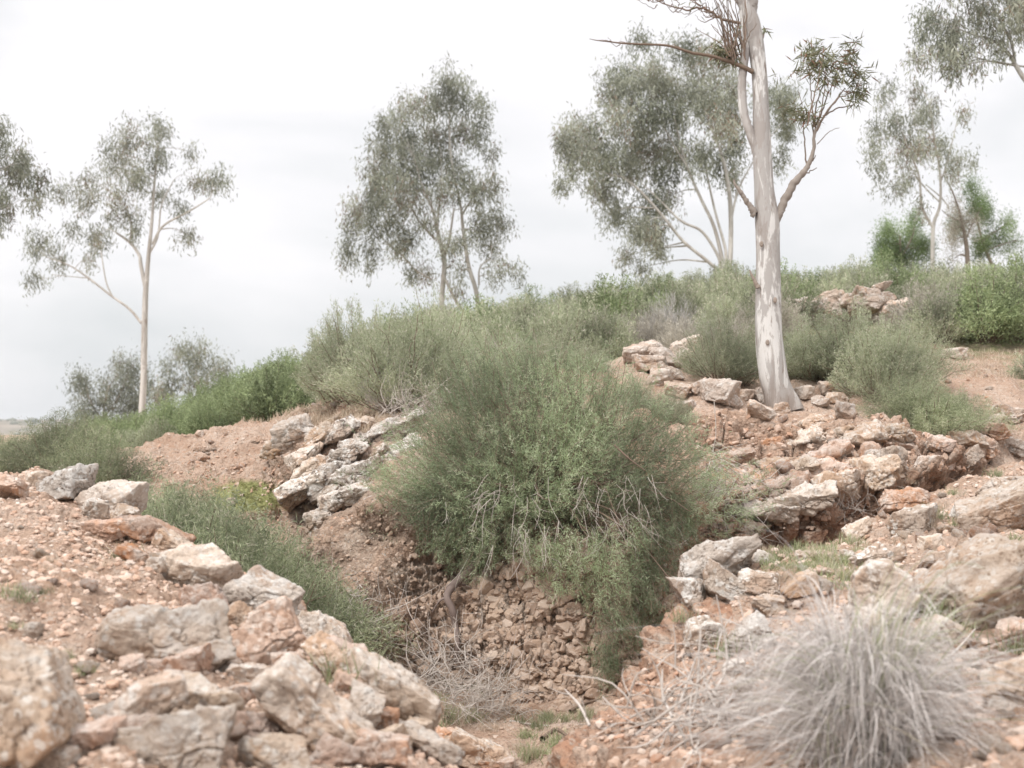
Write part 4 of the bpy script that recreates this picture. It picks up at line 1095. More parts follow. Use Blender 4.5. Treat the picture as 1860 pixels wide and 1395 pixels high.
def tuft_proto(n, H, w, mat, seed):
    global rng
    keep = rng; rng = np.random.default_rng(seed)
    az = rng.uniform(0, 6.283, n); el = rng.uniform(.7, 1.5, n); L = H*rng.uniform(.5, 1.1, n)
    d = np.stack([np.cos(az)*np.cos(el), np.sin(az)*np.cos(el), np.sin(el)], 1)
    b = rng.normal(size=(n, 3))*np.array([.03, .03, 0])*H/.12
    s = np.linspace(0, 1, 5)
    C = b[:, None]+d[:, None]*(L[:, None]*s)[..., None]; C[..., 2] -= 2.2*(L[:, None]*s)**2
    m = MB(); m.strips(C, w*(1.05-s)[None]*np.ones((n, 1))); o = m.build('grass_tuft', M[mat], None, False, link=False); rng = keep
    return o
tufts = [tuft_proto(60, .13, .0045, 'grass', 300+k) for k in range(3)]
dtuft = [tuft_proto(50, .12, .003, 'straw_warm', 310+k) for k in range(2)]
def tuft(px, py, s, label, group=None, dry=False, lo=2.2):
    o = (dtuft if dry else tufts)[rng.integers(2)].copy(); col.objects.link(o)
    o.location = at_px(px, py, lo); o.scale = (s, s, s); o.rotation_euler = (0, 0, rng.uniform(0, 6))
    tag(o, label, 'grass tuft', group)
for px, py, s, lb in [(1325, 1195, 1.3, 'bright grass tuft between the speckled block and the rounded white boulder'), (1345, 1185, 1.2, 'bright grass tuft against the rounded white boulder left of the tussock'),
    (1700, 1130, 1.3, 'green grass tuft in the shade of the huge slanting boulder'), (1735, 1165, 1.1, 'green grass tuft right of the smooth pale stone'), (1850, 1190, 1.3, 'green grass tuft at the right edge under the tan stone'),
    (225, 1018, .9, 'green grass tuft below the small white gravel stone'), (20, 1090, .7, 'green weed patch at the left edge of the gravel'), (45, 1096, .6, 'green weed patch right of the one at the left edge'),
    (630, 1245, 1.5, 'green grass tuft in the hollow of the long overhanging slab'), (1240, 1130, .9, 'grass tuft at the foot of the lichen ringed boulder')]:
    tuft(px, py, s, lb)
for k in range(34): tuft(rng.uniform(1380, 1600), rng.uniform(988, 1060), rng.uniform(.6, 1.0), 'thin pale green grass tuft on the flat of the right bank', 'grass tufts of the right bank', k % 3 == 0)
for k in range(22): tuft(rng.uniform(1620, 1850), rng.uniform(865, 1000), rng.uniform(.6, .9), 'sparse grass tuft among stones at the far right bank', 'grass tufts of the far right bank', k % 2 == 0)
for k in range(26): tuft(rng.uniform(940, 1070), rng.uniform(1300, 1390), rng.uniform(.6, 1.1), 'bright grass tuft on the gully floor', 'grass tufts of the gully floor', k % 4 == 0, 5.8)
for k in range(16): tuft(rng.uniform(20, 480), rng.uniform(1010, 1240), rng.uniform(.35, .6), 'tiny green weed in the gravel of the left bank', 'weeds of the left bank', k % 3 == 0)
for k in range(30): tuft(rng.uniform(780, 930), rng.uniform(1240, 1330), rng.uniform(.7, 1.1), 'pale grass tuft at the foot of the gully wall', 'grass tufts at the wall foot', k % 3 != 0, 6.2)
# mossy patch and thin turf, nobody could count the blades
def turf(name, n, sampler, h, w, mat, label):
    pos, nr = sampler(n); n = len(pos); m = MB()
    d = unit(np.array([0, 0, 1.])+rng.normal(size=(n, 3))*.5)
    m.leaves(pos-.0, d, h*rng.uniform(.5, 1.2, n), w)
    o = m.build(name, M[mat], None, False); tag(o, label, 'grass', None, 'stuff')
turf('moss_patch', 4200, by_pixels([(395, 520, 882, 930, 1, 10, 13.5), (420, 500, 870, 890, .4, 10, 13.5)]), .013, .004, 'moss', 'yellow green moss and short grass below the red slope')
turf('ridge_grass', 9000, by_pixels([(440, 660, 700, 770, 1, 11, 22), (1640, 1860, 640, 690, .7, 12, 17), (560, 860, 735, 790, .8, 10, 15)]), .07, .006, 'straw_warm', 'thin dry grass on the ridge above the red slope')
turf('short_grass', 3000, by_pixels([(1380, 1520, 985, 1040, 1, 6, 9), (1440, 1640, 1030, 1080, .4, 5, 9)]), .035, .004, 'grass', 'short sparse grass on the flat of the right bank')

# ------------------------------------------------------------------ trees
def zz(ox, oy, k): return lambda x, y: (ox+x*k, oy+y*k)
def tree(name, label, d, limbs, clusters, tr, leafmat, barkmat, base_drop=.4, leafL=.13, leafW=.022, dens=1.0, dep=1.0, droop=1.0, kz=1.0, cat='tree', group=None, twigs=True, sides=7, bulk=1.2, rs=.86):
    """limbs: lists of (x, y, r) in the zoom frame tr; clusters: (x, y, rx, ry)"""
    k = d/F
    W = lambda x, y, dy=0.0: P(*tr(x, y), d)+np.array([0, dy, 0])*1.0
    b0 = limbs[0][0]; gpt = W(b0[0], b0[1]); gz_ = height(gpt[:1], gpt[1:2])[0]-.05
    root = np.array([gpt[0], gpt[1], min(gz_, gpt[2]-.02)])
    e = empty(name, root); tag(e, label, cat, group)
    bark, crown = MB(), MB()
    nodes = []
    sc = tr(1, 0)[0]-tr(0, 0)[0]
    for li, lm in enumerate(limbs):
        off = 0 if li == 0 else rng.uniform(-.5, .5)*dep*.5
        pts = [W(x, y, off*(i/(len(lm)-1))) for i, (x, y, r) in enumerate(lm)]; rad = [r*sc*k*rs for x, y, r in lm]
        if li == 0 or (lm[0][1] >= b0[1]-5 and abs(lm[0][0]-b0[0]) > 40):
            g = pts[0].copy(); g[2] = min(height(g[:1], g[1:2])[0]-.05, g[2]-.02); pts = [g]+pts; rad = [rad[0]*1.25]+rad
        p, r = smooth_poly(pts, rad, len(pts)*6)
        bark.add(*tube(p, r, sides))
        for a, b in zip(p[4:], r[4:]): nodes.append((*a, b))
    nodes = np.array(nodes)
    for (x, y, rx, ry) in clusters:
        rxw, ryw = rx*sc*k*bulk, ry*sc*k*bulk
        cy = rng.uniform(-1, 1)*dep
        c = W(x, y, cy)
        # a branch from the best lower node of the limbs
        dd = np.linalg.norm(nodes[:, :3]-c, axis=1)+np.where(nodes[:, 2] > c[2]+.1, 1.2, 0)
        j = dd.argmin(); a = nodes[j, :3]; ra = min(nodes[j, 3]*.6, .05*kz)
        if twigs:
            m = a*.5+c*.5+np.array([0, 0, .12*np.linalg.norm(c-a)])+rng.normal(size=3)*.06*np.linalg.norm(c-a)
            p, r = smooth_poly([a, m, c], [max(ra, .008*kz), max(ra*.6, .006*kz), .004*kz], 9); bark.add(*tube(p, r, 5))
        ns = max(8, int(30*dens*(rxw*ryw)/(.22*.22)/kz**2*.32))
        v = rng.normal(size=(ns, 3))*.42
        sub = c+v*np.array([rxw, (rxw+ryw)*.5, ryw])
        for q in sub[:: (3 if ns < 40 else 7)]:
            if twigs: bark.add(*tube(np.linspace(c+(q-c)*.1, q, 4)+rng.normal(size=(4, 3))*.015*kz, np.linspace(.004, .002, 4)*kz, 3))
        nl = 22
        lp = sub[:, None]+rng.normal(size=(ns, nl, 3))*np.array([.085, .085, .15])*kz+np.array([0, 0, -.05])*kz
        ld = unit(rng.normal(size=(ns, nl, 3))*.55+np.array([0, 0, -droop]))
        tone = np.clip(rng.uniform(-.25, .34)+np.repeat(rng.random(ns), nl)*.5+rng.random(ns*nl)*.42, 0, 1)
        n = ns*nl
        crown.leaves(lp.reshape(-1, 3), ld.reshape(-1, 3), leafL*rng.uniform(.55, 1.15, n), leafW*rng.uniform(.7, 1.2, n))
        crown.tint[-1] = np.repeat(tone, 4)
    t = bark.build('trunk', M[barkmat], e, True, root)
    if clusters: crown.build('crown', M[leafmat], e, False, root)
    return e

z1 = zz(0, 0, .3728); z2 = zz(580, 100, .3943); z3 = zz(980, 0, .3728); z12 = zz(1560, 0, .3727); z5 = zz(0, 560, 1/3)
K = 3.05
tree('eucalyptus_tree', 'slim pale eucalyptus with a sparse spreading crown standing alone at left', 36,
     [[(692, 2000, 24), (700, 1850, 23), (703, 1650, 22), (708, 1450, 20), (715, 1350, 17), (725, 1230, 14), (740, 1080, 11), (752, 900, 8), (770, 720, 5)],
      [(708, 1400, 15), (685, 1290, 13), (675, 1240, 12), (630, 1180, 10), (560, 1130, 7)], [(690, 1575, 10), (630, 1505, 9), (540, 1440, 8), (430, 1355, 7), (330, 1290, 5), (220, 1250, 3)],
      [(740, 1190, 9), (800, 1100, 8), (930, 1030, 6), (1030, 970, 4)], [(550, 1450, 6), (515, 1370, 5), (490, 1230, 4)], [(725, 1240, 8), (770, 1150, 7), (790, 1000, 5), (850, 880, 3)],
      [(635, 1170, 7), (640, 1080, 5), (600, 980, 3)], [(430, 1355, 4), (330, 1345, 3), (240, 1335, 2)]],
     [(640, 680, 95, 75), (560, 770, 110, 80), (500, 690, 50, 45), (780, 640, 75, 65), (760, 600, 50, 40), (790, 760, 90, 70), (920, 730, 38, 34), (1010, 850, 90, 50), (1080, 880, 60, 40), (960, 880, 60, 40),
      (290, 900, 70, 50), (390, 940, 90, 70), (470, 890, 60, 55), (340, 1100, 55, 45), (440, 1120, 80, 60), (230, 1180, 80, 60), (260, 1240, 60, 50), (185, 1360, 70, 40), (620, 980, 80, 65), (750, 940, 70, 60),
      (580, 1060, 60, 45), (890, 1000, 60, 45), (895, 1130, 70, 45), (650, 1050, 50, 45), (400, 1240, 40, 50), (125, 1210, 40, 35), (700, 860, 80, 60), (640, 860, 60, 50), (470, 1150, 50, 40), (690, 1140, 25, 25)],
     z1, 'euc_dark', 'gum_far', dens=.72, dep=.7, leafL=.15, leafW=.026, rs=.7, bulk=1.08)
tree('eucalyptus_tree', 'full crowned eucalyptus with two pale trunks in the middle of the skyline', 34,
     [[(560, 1290, 15), (562, 1200, 14), (566, 1090, 14), (574, 1000, 13), (573, 930, 13), (548, 830, 11), (530, 740, 9), (505, 670, 7), (470, 590, 5), (440, 480, 3)],
      [(575, 935, 9), (598, 850, 8), (606, 800, 6), (620, 700, 5)], [(535, 850, 7), (480, 790, 6), (440, 735, 5), (400, 640, 3)], [(545, 800, 7), (548, 720, 6), (560, 620, 4), (560, 450, 3)],
      [(742, 1250, 14), (735, 1180, 13), (720, 1080, 12), (690, 980, 11), (672, 880, 10), (660, 780, 9), (650, 690, 7), (612, 500, 5), (600, 330, 4), (610, 200, 2)],
      [(710, 1260, 10), (690, 1215, 9), (640, 1150, 9), (600, 1075, 8), (570, 1010, 7)], [(735, 1060, 6), (740, 980, 4), (790, 930, 3)], [(520, 1035, 6), (440, 985, 5), (380, 920, 4), (300, 850, 3)],
      [(655, 740, 6), (720, 640, 4), (800, 560, 3)]],
     [(590, 150, 85, 55), (650, 200, 80, 70), (740, 250, 50, 50), (560, 230, 75, 60), (460, 250, 95, 55), (370, 260, 80, 55), (300, 310, 50, 50), (420, 350, 100, 70), (540, 350, 85, 75), (660, 330, 80, 70), (740, 350, 55, 60),
      (300, 420, 70, 75), (400, 470, 100, 85), (255, 510, 60, 75), (500, 480, 85, 75), (620, 460, 65, 60), (340, 570, 100, 75), (460, 590, 85, 75), (240, 620, 50, 80), (300, 690, 80, 65), (400, 700, 90, 70), (160, 690, 60, 60),
      (150, 760, 50, 50), (230, 770, 55, 50), (330, 800, 85, 55), (130, 890, 50, 50), (230, 880, 45, 45), (420, 830, 75, 55), (500, 780, 55, 55), (380, 900, 55, 45), (750, 620, 70, 60), (820, 620, 45, 50), (770, 720, 75, 55),
      (840, 780, 50, 45), (740, 800, 70, 55), (790, 870, 50, 36), (700, 650, 55, 55), (840, 970, 55, 36), (920, 1000, 24, 28), (800, 1020, 40, 25), (480, 980, 50, 45), (650, 1000, 40, 45), (600, 900, 50, 50), (240, 960, 26, 28),
      (430, 1010, 40, 40), (660, 860, 50, 50), (790, 420, 40, 45), (640, 1090, 40, 30), (120, 930, 40, 25), (580, 650, 60, 60), (640, 580, 60, 60)],
     z2, 'euc', 'gum_far', dens=1.0, dep=.9, leafL=.14, leafW=.024)
tree('eucalyptus_tree', 'broad eucalyptus clump with many leaning pale stems behind the near trunk', 33,
     [[(925, 1330, 15), (930, 1250, 14), (932, 1050, 13), (915, 870, 11), (870, 700, 8), (830, 610, 6), (790, 480, 4)], [(895, 1330, 13), (890, 1260, 12), (850, 1100, 10), (790, 970, 9), (730, 830, 7), (690, 700, 5), (660, 560, 3)],
      [(860, 1330, 11), (830, 1285, 10), (700, 1180, 9), (600, 1060, 8), (480, 930, 7), (370, 840, 5), (260, 740, 3)], [(880, 1320, 10), (870, 1250, 9), (790, 1130, 8), (690, 1080, 7), (590, 985, 5), (500, 900, 3)],
      [(905, 1320, 10), (905, 1220, 9), (860, 1060, 7), (830, 940, 6), (800, 800, 4)], [(928, 1100, 8), (960, 950, 6), (1010, 840, 4), (1100, 700, 3), (1180, 600, 2)], [(730, 830, 5), (620, 640, 4), (560, 480, 3), (480, 330, 2)]],
     [(480, 235, 60, 45), (430, 320, 110, 70), (560, 330, 80, 70), (700, 260, 105, 60), (800, 260, 80, 60), (350, 430, 75, 85), (450, 440, 95, 85), (620, 380, 110, 85), (760, 380, 110, 85), (900, 420, 95, 95), (250, 600, 100, 50),
      (160, 650, 75, 60), (120, 730, 50, 70), (270, 690, 110, 80), (400, 590, 100, 85), (530, 560, 95, 85), (660, 530, 100, 85), (800, 540, 100, 85), (940, 560, 85, 85), (180, 790, 80, 70), (320, 790, 100, 75), (450, 700, 95, 75),
      (560, 690, 95, 75), (700, 660, 95, 75), (850, 680, 80, 70), (960, 700, 60, 75), (110, 850, 40, 50), (250, 930, 45, 50), (330, 890, 70, 70), (450, 820, 75, 65), (620, 800, 90, 75), (760, 780, 75, 75), (880, 790, 60, 60),
      (980, 810, 50, 55), (350, 1020, 50, 70), (420, 1000, 50, 50), (555, 950, 75, 60), (580, 1050, 80, 80), (540, 1130, 60, 60), (450, 1140, 60, 75), (440, 1220, 50, 50), (590, 1190, 50, 50), (510, 1290, 32, 50), (650, 930, 50, 50),
      (1150, 420, 55, 50), (1210, 470, 60, 65), (1180, 570, 70, 60), (1235, 600, 40, 50), (1200, 740, 55, 42), (1150, 500, 60, 60), (150, 880, 20, 30), (500, 640, 80, 60), (850, 330, 80, 60)],
     z3, 'euc', 'gum_far', dens=1.15, dep=1.3, leafL=.14, leafW=.026)
tree('eucalyptus_tree', 'tall thin crowned eucalyptus at the right between the two pines', 33,
     [[(358, 1370, 14), (360, 1290, 13), (364, 1100, 11), (395, 1000, 8), (396, 850, 7), (365, 650, 5), (345, 500, 3)], [(362, 1110, 9), (305, 1010, 7), (290, 870, 6), (235, 730, 4), (180, 600, 3)],
      [(400, 990, 5), (330, 920, 4), (270, 840, 3)], [(395, 900, 5), (430, 780, 4), (470, 600, 2)], [(440, 1010, 4), (400, 960, 4), (330, 900, 3)]],
     [(130, 420, 50, 40), (110, 480, 40, 40), (290, 420, 42, 42), (330, 400, 30, 30), (400, 480, 32, 32), (120, 590, 60, 50), (200, 560, 50, 50), (290, 550, 55, 60), (350, 560, 60, 60), (470, 570, 40, 42), (100, 680, 50, 50),
      (170, 620, 50, 50), (260, 640, 60, 52), (340, 680, 70, 52), (440, 660, 50, 42), (80, 770, 42, 50), (190, 760, 50, 50), (280, 760, 60, 52), (380, 740, 50, 50), (220, 870, 50, 45), (300, 830, 40, 40), (500, 750, 36, 32),
      (70, 860, 32, 42), (470, 790, 36, 36), (275, 1010, 30, 36), (190, 900, 32, 32), (430, 870, 26, 26), (510, 800, 30, 25)],
     z12, 'euc', 'gum_far', dens=.85, dep=.8, leafL=.14, leafW=.024)
tree('pine_tree', 'bushy light green pine left of the thin crowned eucalyptus', 36, [[(210, 1350, 10), (205, 1250, 8), (200, 1150, 5)], [(205, 1260, 6), (260, 1150, 4), (270, 1070, 2)]],
     [(120, 1130, 50, 40), (110, 1200, 42, 50), (200, 1190, 70, 50), (270, 1120, 42, 50), (255, 1075, 32, 32), (300, 1190, 50, 42), (180, 1240, 80, 42), (320, 1220, 42, 36), (250, 1260, 80, 36), (120, 1260, 50, 36)],
     z12, 'pine', 'bark_dark', dens=5, dep=.5, leafL=.09, leafW=.014, droop=-.3)
tree('pine_tree', 'leaning open green pine at the far right of the skyline', 35, [[(665, 1340, 11), (640, 1270, 10), (615, 1210, 9), (590, 1130, 7), (570, 1040, 5)], [(600, 1170, 5), (680, 1120, 4), (740, 1080, 3)], [(620, 1220, 5), (700, 1190, 3), (770, 1170, 2)]],
     [(510, 930, 42, 36), (590, 975, 42, 36), (640, 1030, 42, 36), (560, 1030, 50, 42), (720, 1090, 45, 32), (690, 1150, 50, 40), (610, 1180, 50, 40), (520, 1080, 45, 50), (770, 1170, 34, 20), (600, 1230, 42, 25), (650, 985, 26, 24), (745, 1190, 26, 22), (560, 1190, 36, 30)],
     z12, 'pine', 'bark_dark', dens=4.6, dep=.6, leafL=.09, leafW=.014, droop=-.3)
tree('dry_tree', 'grey brown half bare tree with a dark upright trunk between the pines', 34.5, [[(530, 1350, 15), (530, 1270, 14), (522, 1180, 12), (495, 1050, 8), (455, 930, 4), (420, 870, 3)], [(520, 1170, 6), (560, 1080, 4), (600, 1010, 3)], [(500, 1080, 5), (440, 1050, 3), (410, 1020, 2)]],
     [(435, 1120, 42, 70), (480, 1050, 50, 60), (480, 1160, 42, 50), (530, 1100, 42, 50), (490, 1250, 50, 22), (460, 990, 36, 40)],
     z12, 'hill_dry', 'bark_dark', dens=1.8, dep=.5, leafL=.09, leafW=.012)
tree('eucalyptus_tree', 'eucalyptus crown hanging into the top right corner of the photo', 21,
     [[(1250, 1500, 30), (1150, 1000, 28), (980, 620, 22), (860, 450, 16), (800, 375, 14), (760, 310, 12), (720, 250, 9), (640, 190, 7), (560, 170, 5), (440, 120, 3)],
      [(762, 300, 8), (740, 200, 7), (685, 90, 6), (640, 0, 4), (600, -120, 3)], [(810, 325, 6), (690, 305, 5), (600, 280, 3), (520, 260, 2)], [(860, 440, 10), (900, 250, 8), (880, 60, 6), (840, -150, 4)], [(980, 600, 12), (1150, 350, 9), (1200, 100, 6)]],
     [(350, 40, 50, 50), (330, 130, 40, 50), (300, 240, 40, 42), (320, 290, 30, 30), (420, 50, 70, 55), (420, 160, 70, 60), (390, 230, 60, 55), (430, 290, 60, 60), (430, 350, 40, 30), (500, 120, 70, 70), (520, 220, 60, 55), (570, 310, 45, 35),
      (560, 40, 70, 60), (640, 140, 60, 50), (650, 50, 70, 60), (740, 50, 70, 55), (700, 230, 40, 32), (780, 150, 50, 45), (490, 320, 40, 35), (640, 260, 40, 30), (700, 130, 50, 45),
      (450, -60, 100, 70), (600, -80, 100, 70), (760, -80, 110, 80), (500, -200, 120, 80), (700, -220, 130, 80), (860, 0, 80, 80), (900, 200, 80, 70), (1000, 100, 100, 90), (950, -100, 120, 90), (1150, 100, 110, 90), (1200, 300, 90, 80), (850, -300, 140, 80)],
     z12, 'euc', 'gum_far', dens=1.0, dep=.5, leafL=.12, leafW=.018, kz=.75)
tree('eucalyptus_tree', 'dark eucalyptus crown reaching in at the left edge of the photo', 24,
     [[(-420, 2100, 26), (-400, 1600, 24), (-380, 1200, 20), (-330, 900, 15), (-240, 700, 9), (-150, 560, 5)], [(-350, 1000, 9), (-200, 900, 7), (-60, 860, 5), (60, 800, 3)], [(-370, 1150, 8), (-180, 1080, 6), (-40, 1020, 4), (40, 1030, 2)], [(-260, 740, 7), (-120, 680, 5), (20, 640, 3)]],
     [(35, 650, 50, 45), (60, 740, 65, 50), (130, 800, 50, 45), (170, 830, 32, 45), (30, 820, 50, 60), (90, 850, 50, 45), (130, 960, 40, 40), (60, 950, 32, 40), (20, 1000, 24, 45), (20, 1080, 16, 26), (150, 900, 30, 40), (-40, 700, 80, 70), (-60, 850, 80, 70),
      (-40, 960, 60, 50), (-160, 620, 110, 80), (-180, 780, 110, 90), (-160, 950, 100, 80), (-300, 600, 120, 90), (-330, 780, 110, 90), (-480, 760, 120, 100), (-450, 950, 110, 90), (-280, 480, 120, 80), (-80, 1080, 60, 50)],
     z1, 'euc_dark', 'gum_far', dens=1.0, dep=.5, leafL=.13, leafW=.02, kz=.8)
tree('far_tree', 'dark rounded tree behind the slim pale trunk on the left ridge', 52, [[(560, 760, 8), (562, 620, 7), (572, 500, 5), (600, 420, 3)], [(565, 600, 4), (650, 480, 3), (700, 360, 2)], [(560, 620, 4), (490, 500, 3), (470, 420, 2)]],
     [(490, 390, 80, 50), (440, 470, 42, 60), (560, 430, 70, 70), (640, 360, 60, 60), (700, 300, 50, 42), (760, 310, 42, 50), (690, 440, 80, 70), (480, 560, 60, 50), (580, 530, 60, 50), (780, 400, 42, 70), (450, 600, 40, 50), (640, 560, 80, 60), (520, 640, 80, 50), (740, 520, 70, 60)],
     z5, 'euc_dark', 'bark_dark', dens=1.5, dep=1.2, leafL=.17, leafW=.034, kz=1.5)
tree('far_tree', 'pale rounded eucalyptus crown rising over the left ridge shrubs', 50, [[(1080, 600, 8), (1080, 480, 7), (1070, 360, 5), (1060, 280, 3)], [(1080, 440, 4), (1150, 340, 3), (1190, 300, 2)], [(1078, 440, 4), (1000, 350, 3), (970, 280, 2)]],
     [(980, 240, 50, 42), (1050, 225, 60, 42), (1130, 235, 70, 42), (960, 330, 42, 52), (1060, 310, 70, 52), (1180, 300, 60, 52), (1225, 350, 42, 52), (1000, 390, 60, 40), (1150, 380, 60, 42), (1250, 400, 40, 40), (1090, 420, 70, 50)],
     z5, 'euc', 'gum_far', dens=1.3, dep=1.0, leafL=.17, leafW=.034, kz=1.5)
tree('far_tree', 'low grey green tree between the two rounded crowns on the left ridge', 50, [[(860, 600, 6), (862, 500, 5), (865, 430, 3)], [(862, 500, 3), (900, 440, 2)]],
     [(860, 440, 55, 42), (900, 420, 50, 36), (830, 470, 40, 40), (900, 480, 60, 40)], z5, 'euc', 'bark_dark', dens=1.4, dep=.8, leafL=.17, leafW=.034, kz=1.5)

# near eucalyptus
def near_gum():
    d = 12.7; k = d/F
    W = lambda px, py, dy=0.0: P(px, py, d)+np.array([0, dy, 0])
    root = W(1412, 728); root[2] = height(root[:1], root[1:2])[0]
    e = empty('eucalyptus_tree', root)
    tag(e, 'near eucalyptus with a thick peeling white trunk rising out of the top of the photo', 'tree')
    def trunk(mb, spec, sides=28, n=110, dy=0.0, rough=.05):
        pts = np.array([W(x, y, dy) for x, y, r in spec]); rad = np.array([r*k*.95 for _, _, r in spec])
        p, r = smooth_poly(pts, rad, n)
        V, Fq = tube(p, r, sides)
        c = np.repeat(p, sides, 0); dv = V-c
        q = np.concatenate([V[:, :2]*6, V[:, 2:]*1.4], 1)
        s = 1+rough*fbm(q, 3, 5)*1.4
        # buttress ridges that die out upward
        th = np.tile(np.arange(sides)/sides*6.283, n); hgt = np.repeat(p[:, 2]-root[2], sides)
        s += .16*np.exp(-np.maximum(hgt, 0)/.22)*np.cos(th*4+.6)
        mb.add(c+dv*s[:, None], Fq)
    t = MB()
    trunk(t, [(1424, 748, 36), (1420, 730, 33), (1413, 708, 29), (1406, 683, 28.5), (1399, 633, 26.5), (1396, 587, 24.5), (1395, 517, 22.8), (1395, 450, 21.8), (1394, 405, 23.5), (1391, 373, 21.5), (1388, 335, 19), (1384, 261, 18.5),
              (1382, 186, 15.8), (1379, 130, 15.2), (1372, 75, 16), (1364, 37, 16.5), (1352, 8, 12), (1325, -30, 10), (1290, -90, 8), (1260, -170, 5), (1240, -260, 3)])
    t.build('trunk', M['gum'], e, True, root)
    br = []
    def limb(spec, sides=10, dy=0.0, mat='gum', wob=True, dy1=None, label=None):
        mb = MB(); n = max(10, len(spec)*(7 if mat != 'bark_limb' else 5))
        pts = [W(x, y, dy+((dy1 or dy)-dy)*i/(len(spec)-1)) for i, (x, y, r) in enumerate(spec)]
        p, r = smooth_poly(pts, [q[2]*k for q in spec], n)
        if mat == 'bark_limb': r = r*(1+.08*rng.normal(size=n).clip(-1, 1.5)); p[1:-1] += rng.normal(size=(n-2, 3))*r[1:-1, None]*.12
        elif wob: p[1:-1] += rng.normal(size=(n-2, 3))*r[1:-1, None]*.05
        mb.add(*tube(p, r, sides)); mb_ = mb.build('limb', M[mat], e, True, root)
        if label: mb_['label'] = label
        br.append(p); return p
    limb([(1362, 45, 10), (1366, 20, 9.5), (1368, 0, 9), (1372, -60, 8), (1385, -150, 6), (1392, -250, 3)], 14)
    limb([(1376, 285, 8), (1363, 245, 8), (1352, 212, 8), (1347, 170, 8.2), (1349, 130, 7.5), (1354, 95, 6.5), (1352, 60, 5), (1345, 20, 4)], 12, -.02)
    R = limb([(1406, 405, 9), (1416, 385, 7.5), (1425, 364, 7.4), (1440, 336, 7), (1458, 314, 5.6), (1470, 295, 4.2), (1478, 270, 3.2), (1479, 245, 2.8), (1490, 222, 2.2), (1512, 190, 1.6), (1535, 160, 1)], 10, 0, 'bark_limb', label='rough grey brown limb curving up to the right')
    limb([(1370, 392, 7), (1362, 378, 5.6), (1352, 364, 4.6), (1343, 350, 4), (1334, 338, 2.5), (1331, 328, 1.2)], 8, -.05, 'bark_limb', label='broken brown stub on the left of the trunk')
    Lb = limb([(1366, 134, 4.6), (1350, 126, 4), (1320, 114, 3.4), (1285, 104, 3), (1255, 99, 2.6), (1215, 87, 2.2), (1175, 84, 1.9), (1130, 82, 1.5), (1105, 79, 1.2), (1085, 77, .9), (1070, 74, .5)], 7, -.06, 'twig_brown', label='long thin bare branch reaching left')
    limb([(1374, 525, 5), (1368, 512, 3.5), (1362, 500, 2), (1359, 492, 1)], 6, -.08, 'bark_dark', label='short snapped twig on the left of the trunk')
    kn = MB()
    for px, py in [(1383, 443), (1408, 545), (1394, 622)]:
        dd = d-np.interp(py, [130, 260, 450, 630], [.072, .088, .104, .125])
        c = P(px, py, dd); D, Fc = ico(3)
        rr = np.linalg.norm(D[:, [0, 2]], axis=1)
        V = c+D*np.array([.018, .012, .026])*(1-.55*np.exp(-(rr/.42)**2)*(D[:, 1] < 0))[:, None]
        kn.add(V, Fc)
    kn.build('knots', M['bark_dark'], e, True, root)
    # twigs
    tw = MB()
    def twig(spec, r0, r1, dy=0.0):
        pts = [W(x, y, dy) for x, y in spec]; p, r = smooth_poly(pts, np.linspace(r0, r1, len(pts)), len(pts)*4)
        p[1:] += rng.normal(size=(len(p)-1, 3))*.004; tw.add(*tube(p, r, 4)); return p
    tips = []
    for sp in [[(1466, 303), (1463, 270), (1460, 235), (1459, 200), (1452, 165)], [(1478, 262), (1484, 225), (1494, 190), (1500, 150), (1498, 120)], [(1482, 240), (1500, 205), (1522, 180), (1548, 168), (1563, 150)],
               [(1479, 250), (1478, 205), (1474, 160), (1470, 120)], [(1490, 222), (1505, 180), (1520, 140), (1535, 105)], [(1500, 205), (1530, 190), (1555, 185), (1566, 175)], [(1460, 235), (1470, 190), (1480, 150), (1488, 110)],
               [(1484, 225), (1490, 180), (1510, 130), (1545, 95)], [(1458, 200), (1440, 195), (1425, 190)]]:
        tips.append(twig(sp, .0075, .0025, rng.uniform(-.15, .15)))
    twig([(1466, 305), (1478, 290), (1482, 282)], .009, .003); twig([(1456, 316), (1470, 312), (1484, 305)], .008, .003); twig([(1484, 262), (1505, 240), (1525, 232)], .004, .002)
    # upper left twiggy sprays
    for i in range(34):
        x0, y0 = rng.uniform(1318, 1352), rng.uniform(80, 118); dx = rng.normal(-14, 16); L = rng.uniform(40, 130)
        twig([(x0, y0), (x0+dx*.4, y0-L*.45), (x0+dx*1.2+rng.normal(0, 5), y0-L)], .007, .002, rng.uniform(-.15, .1))
    M0 = twig([(1345, 42), (1310, 34), (1291, 22), (1270, 14), (1245, 18), (1215, 10), (1180, -4)], .014, .004)
    for i in range(26):
        b = M0[rng.integers(4, len(M0))]; px = CX+b[0]/b[1]*F; py = HY-b[2]/b[1]*F
        twig([(px, py), (px-rng.uniform(0, 25), py-rng.uniform(-10, 15)), (px-rng.uniform(10, 50), py-rng.uniform(-6, 35))], .005, .0015, rng.uniform(-.1, .1))
    for i in range(5):
        px = rng.uniform(1090, 1300); py = np.interp(px, [1070, 1130, 1215, 1285, 1366], [74, 82, 87, 104, 134])
        twig([(px, py), (px-12, py-rng.uniform(-6, 8)), (px-26, py-rng.uniform(-10, 14))], .004, .0015, -.06)
    tw.build('twigs', M['twig_brown'], e, True, root)
    # leaf sprays
    lf = MB()
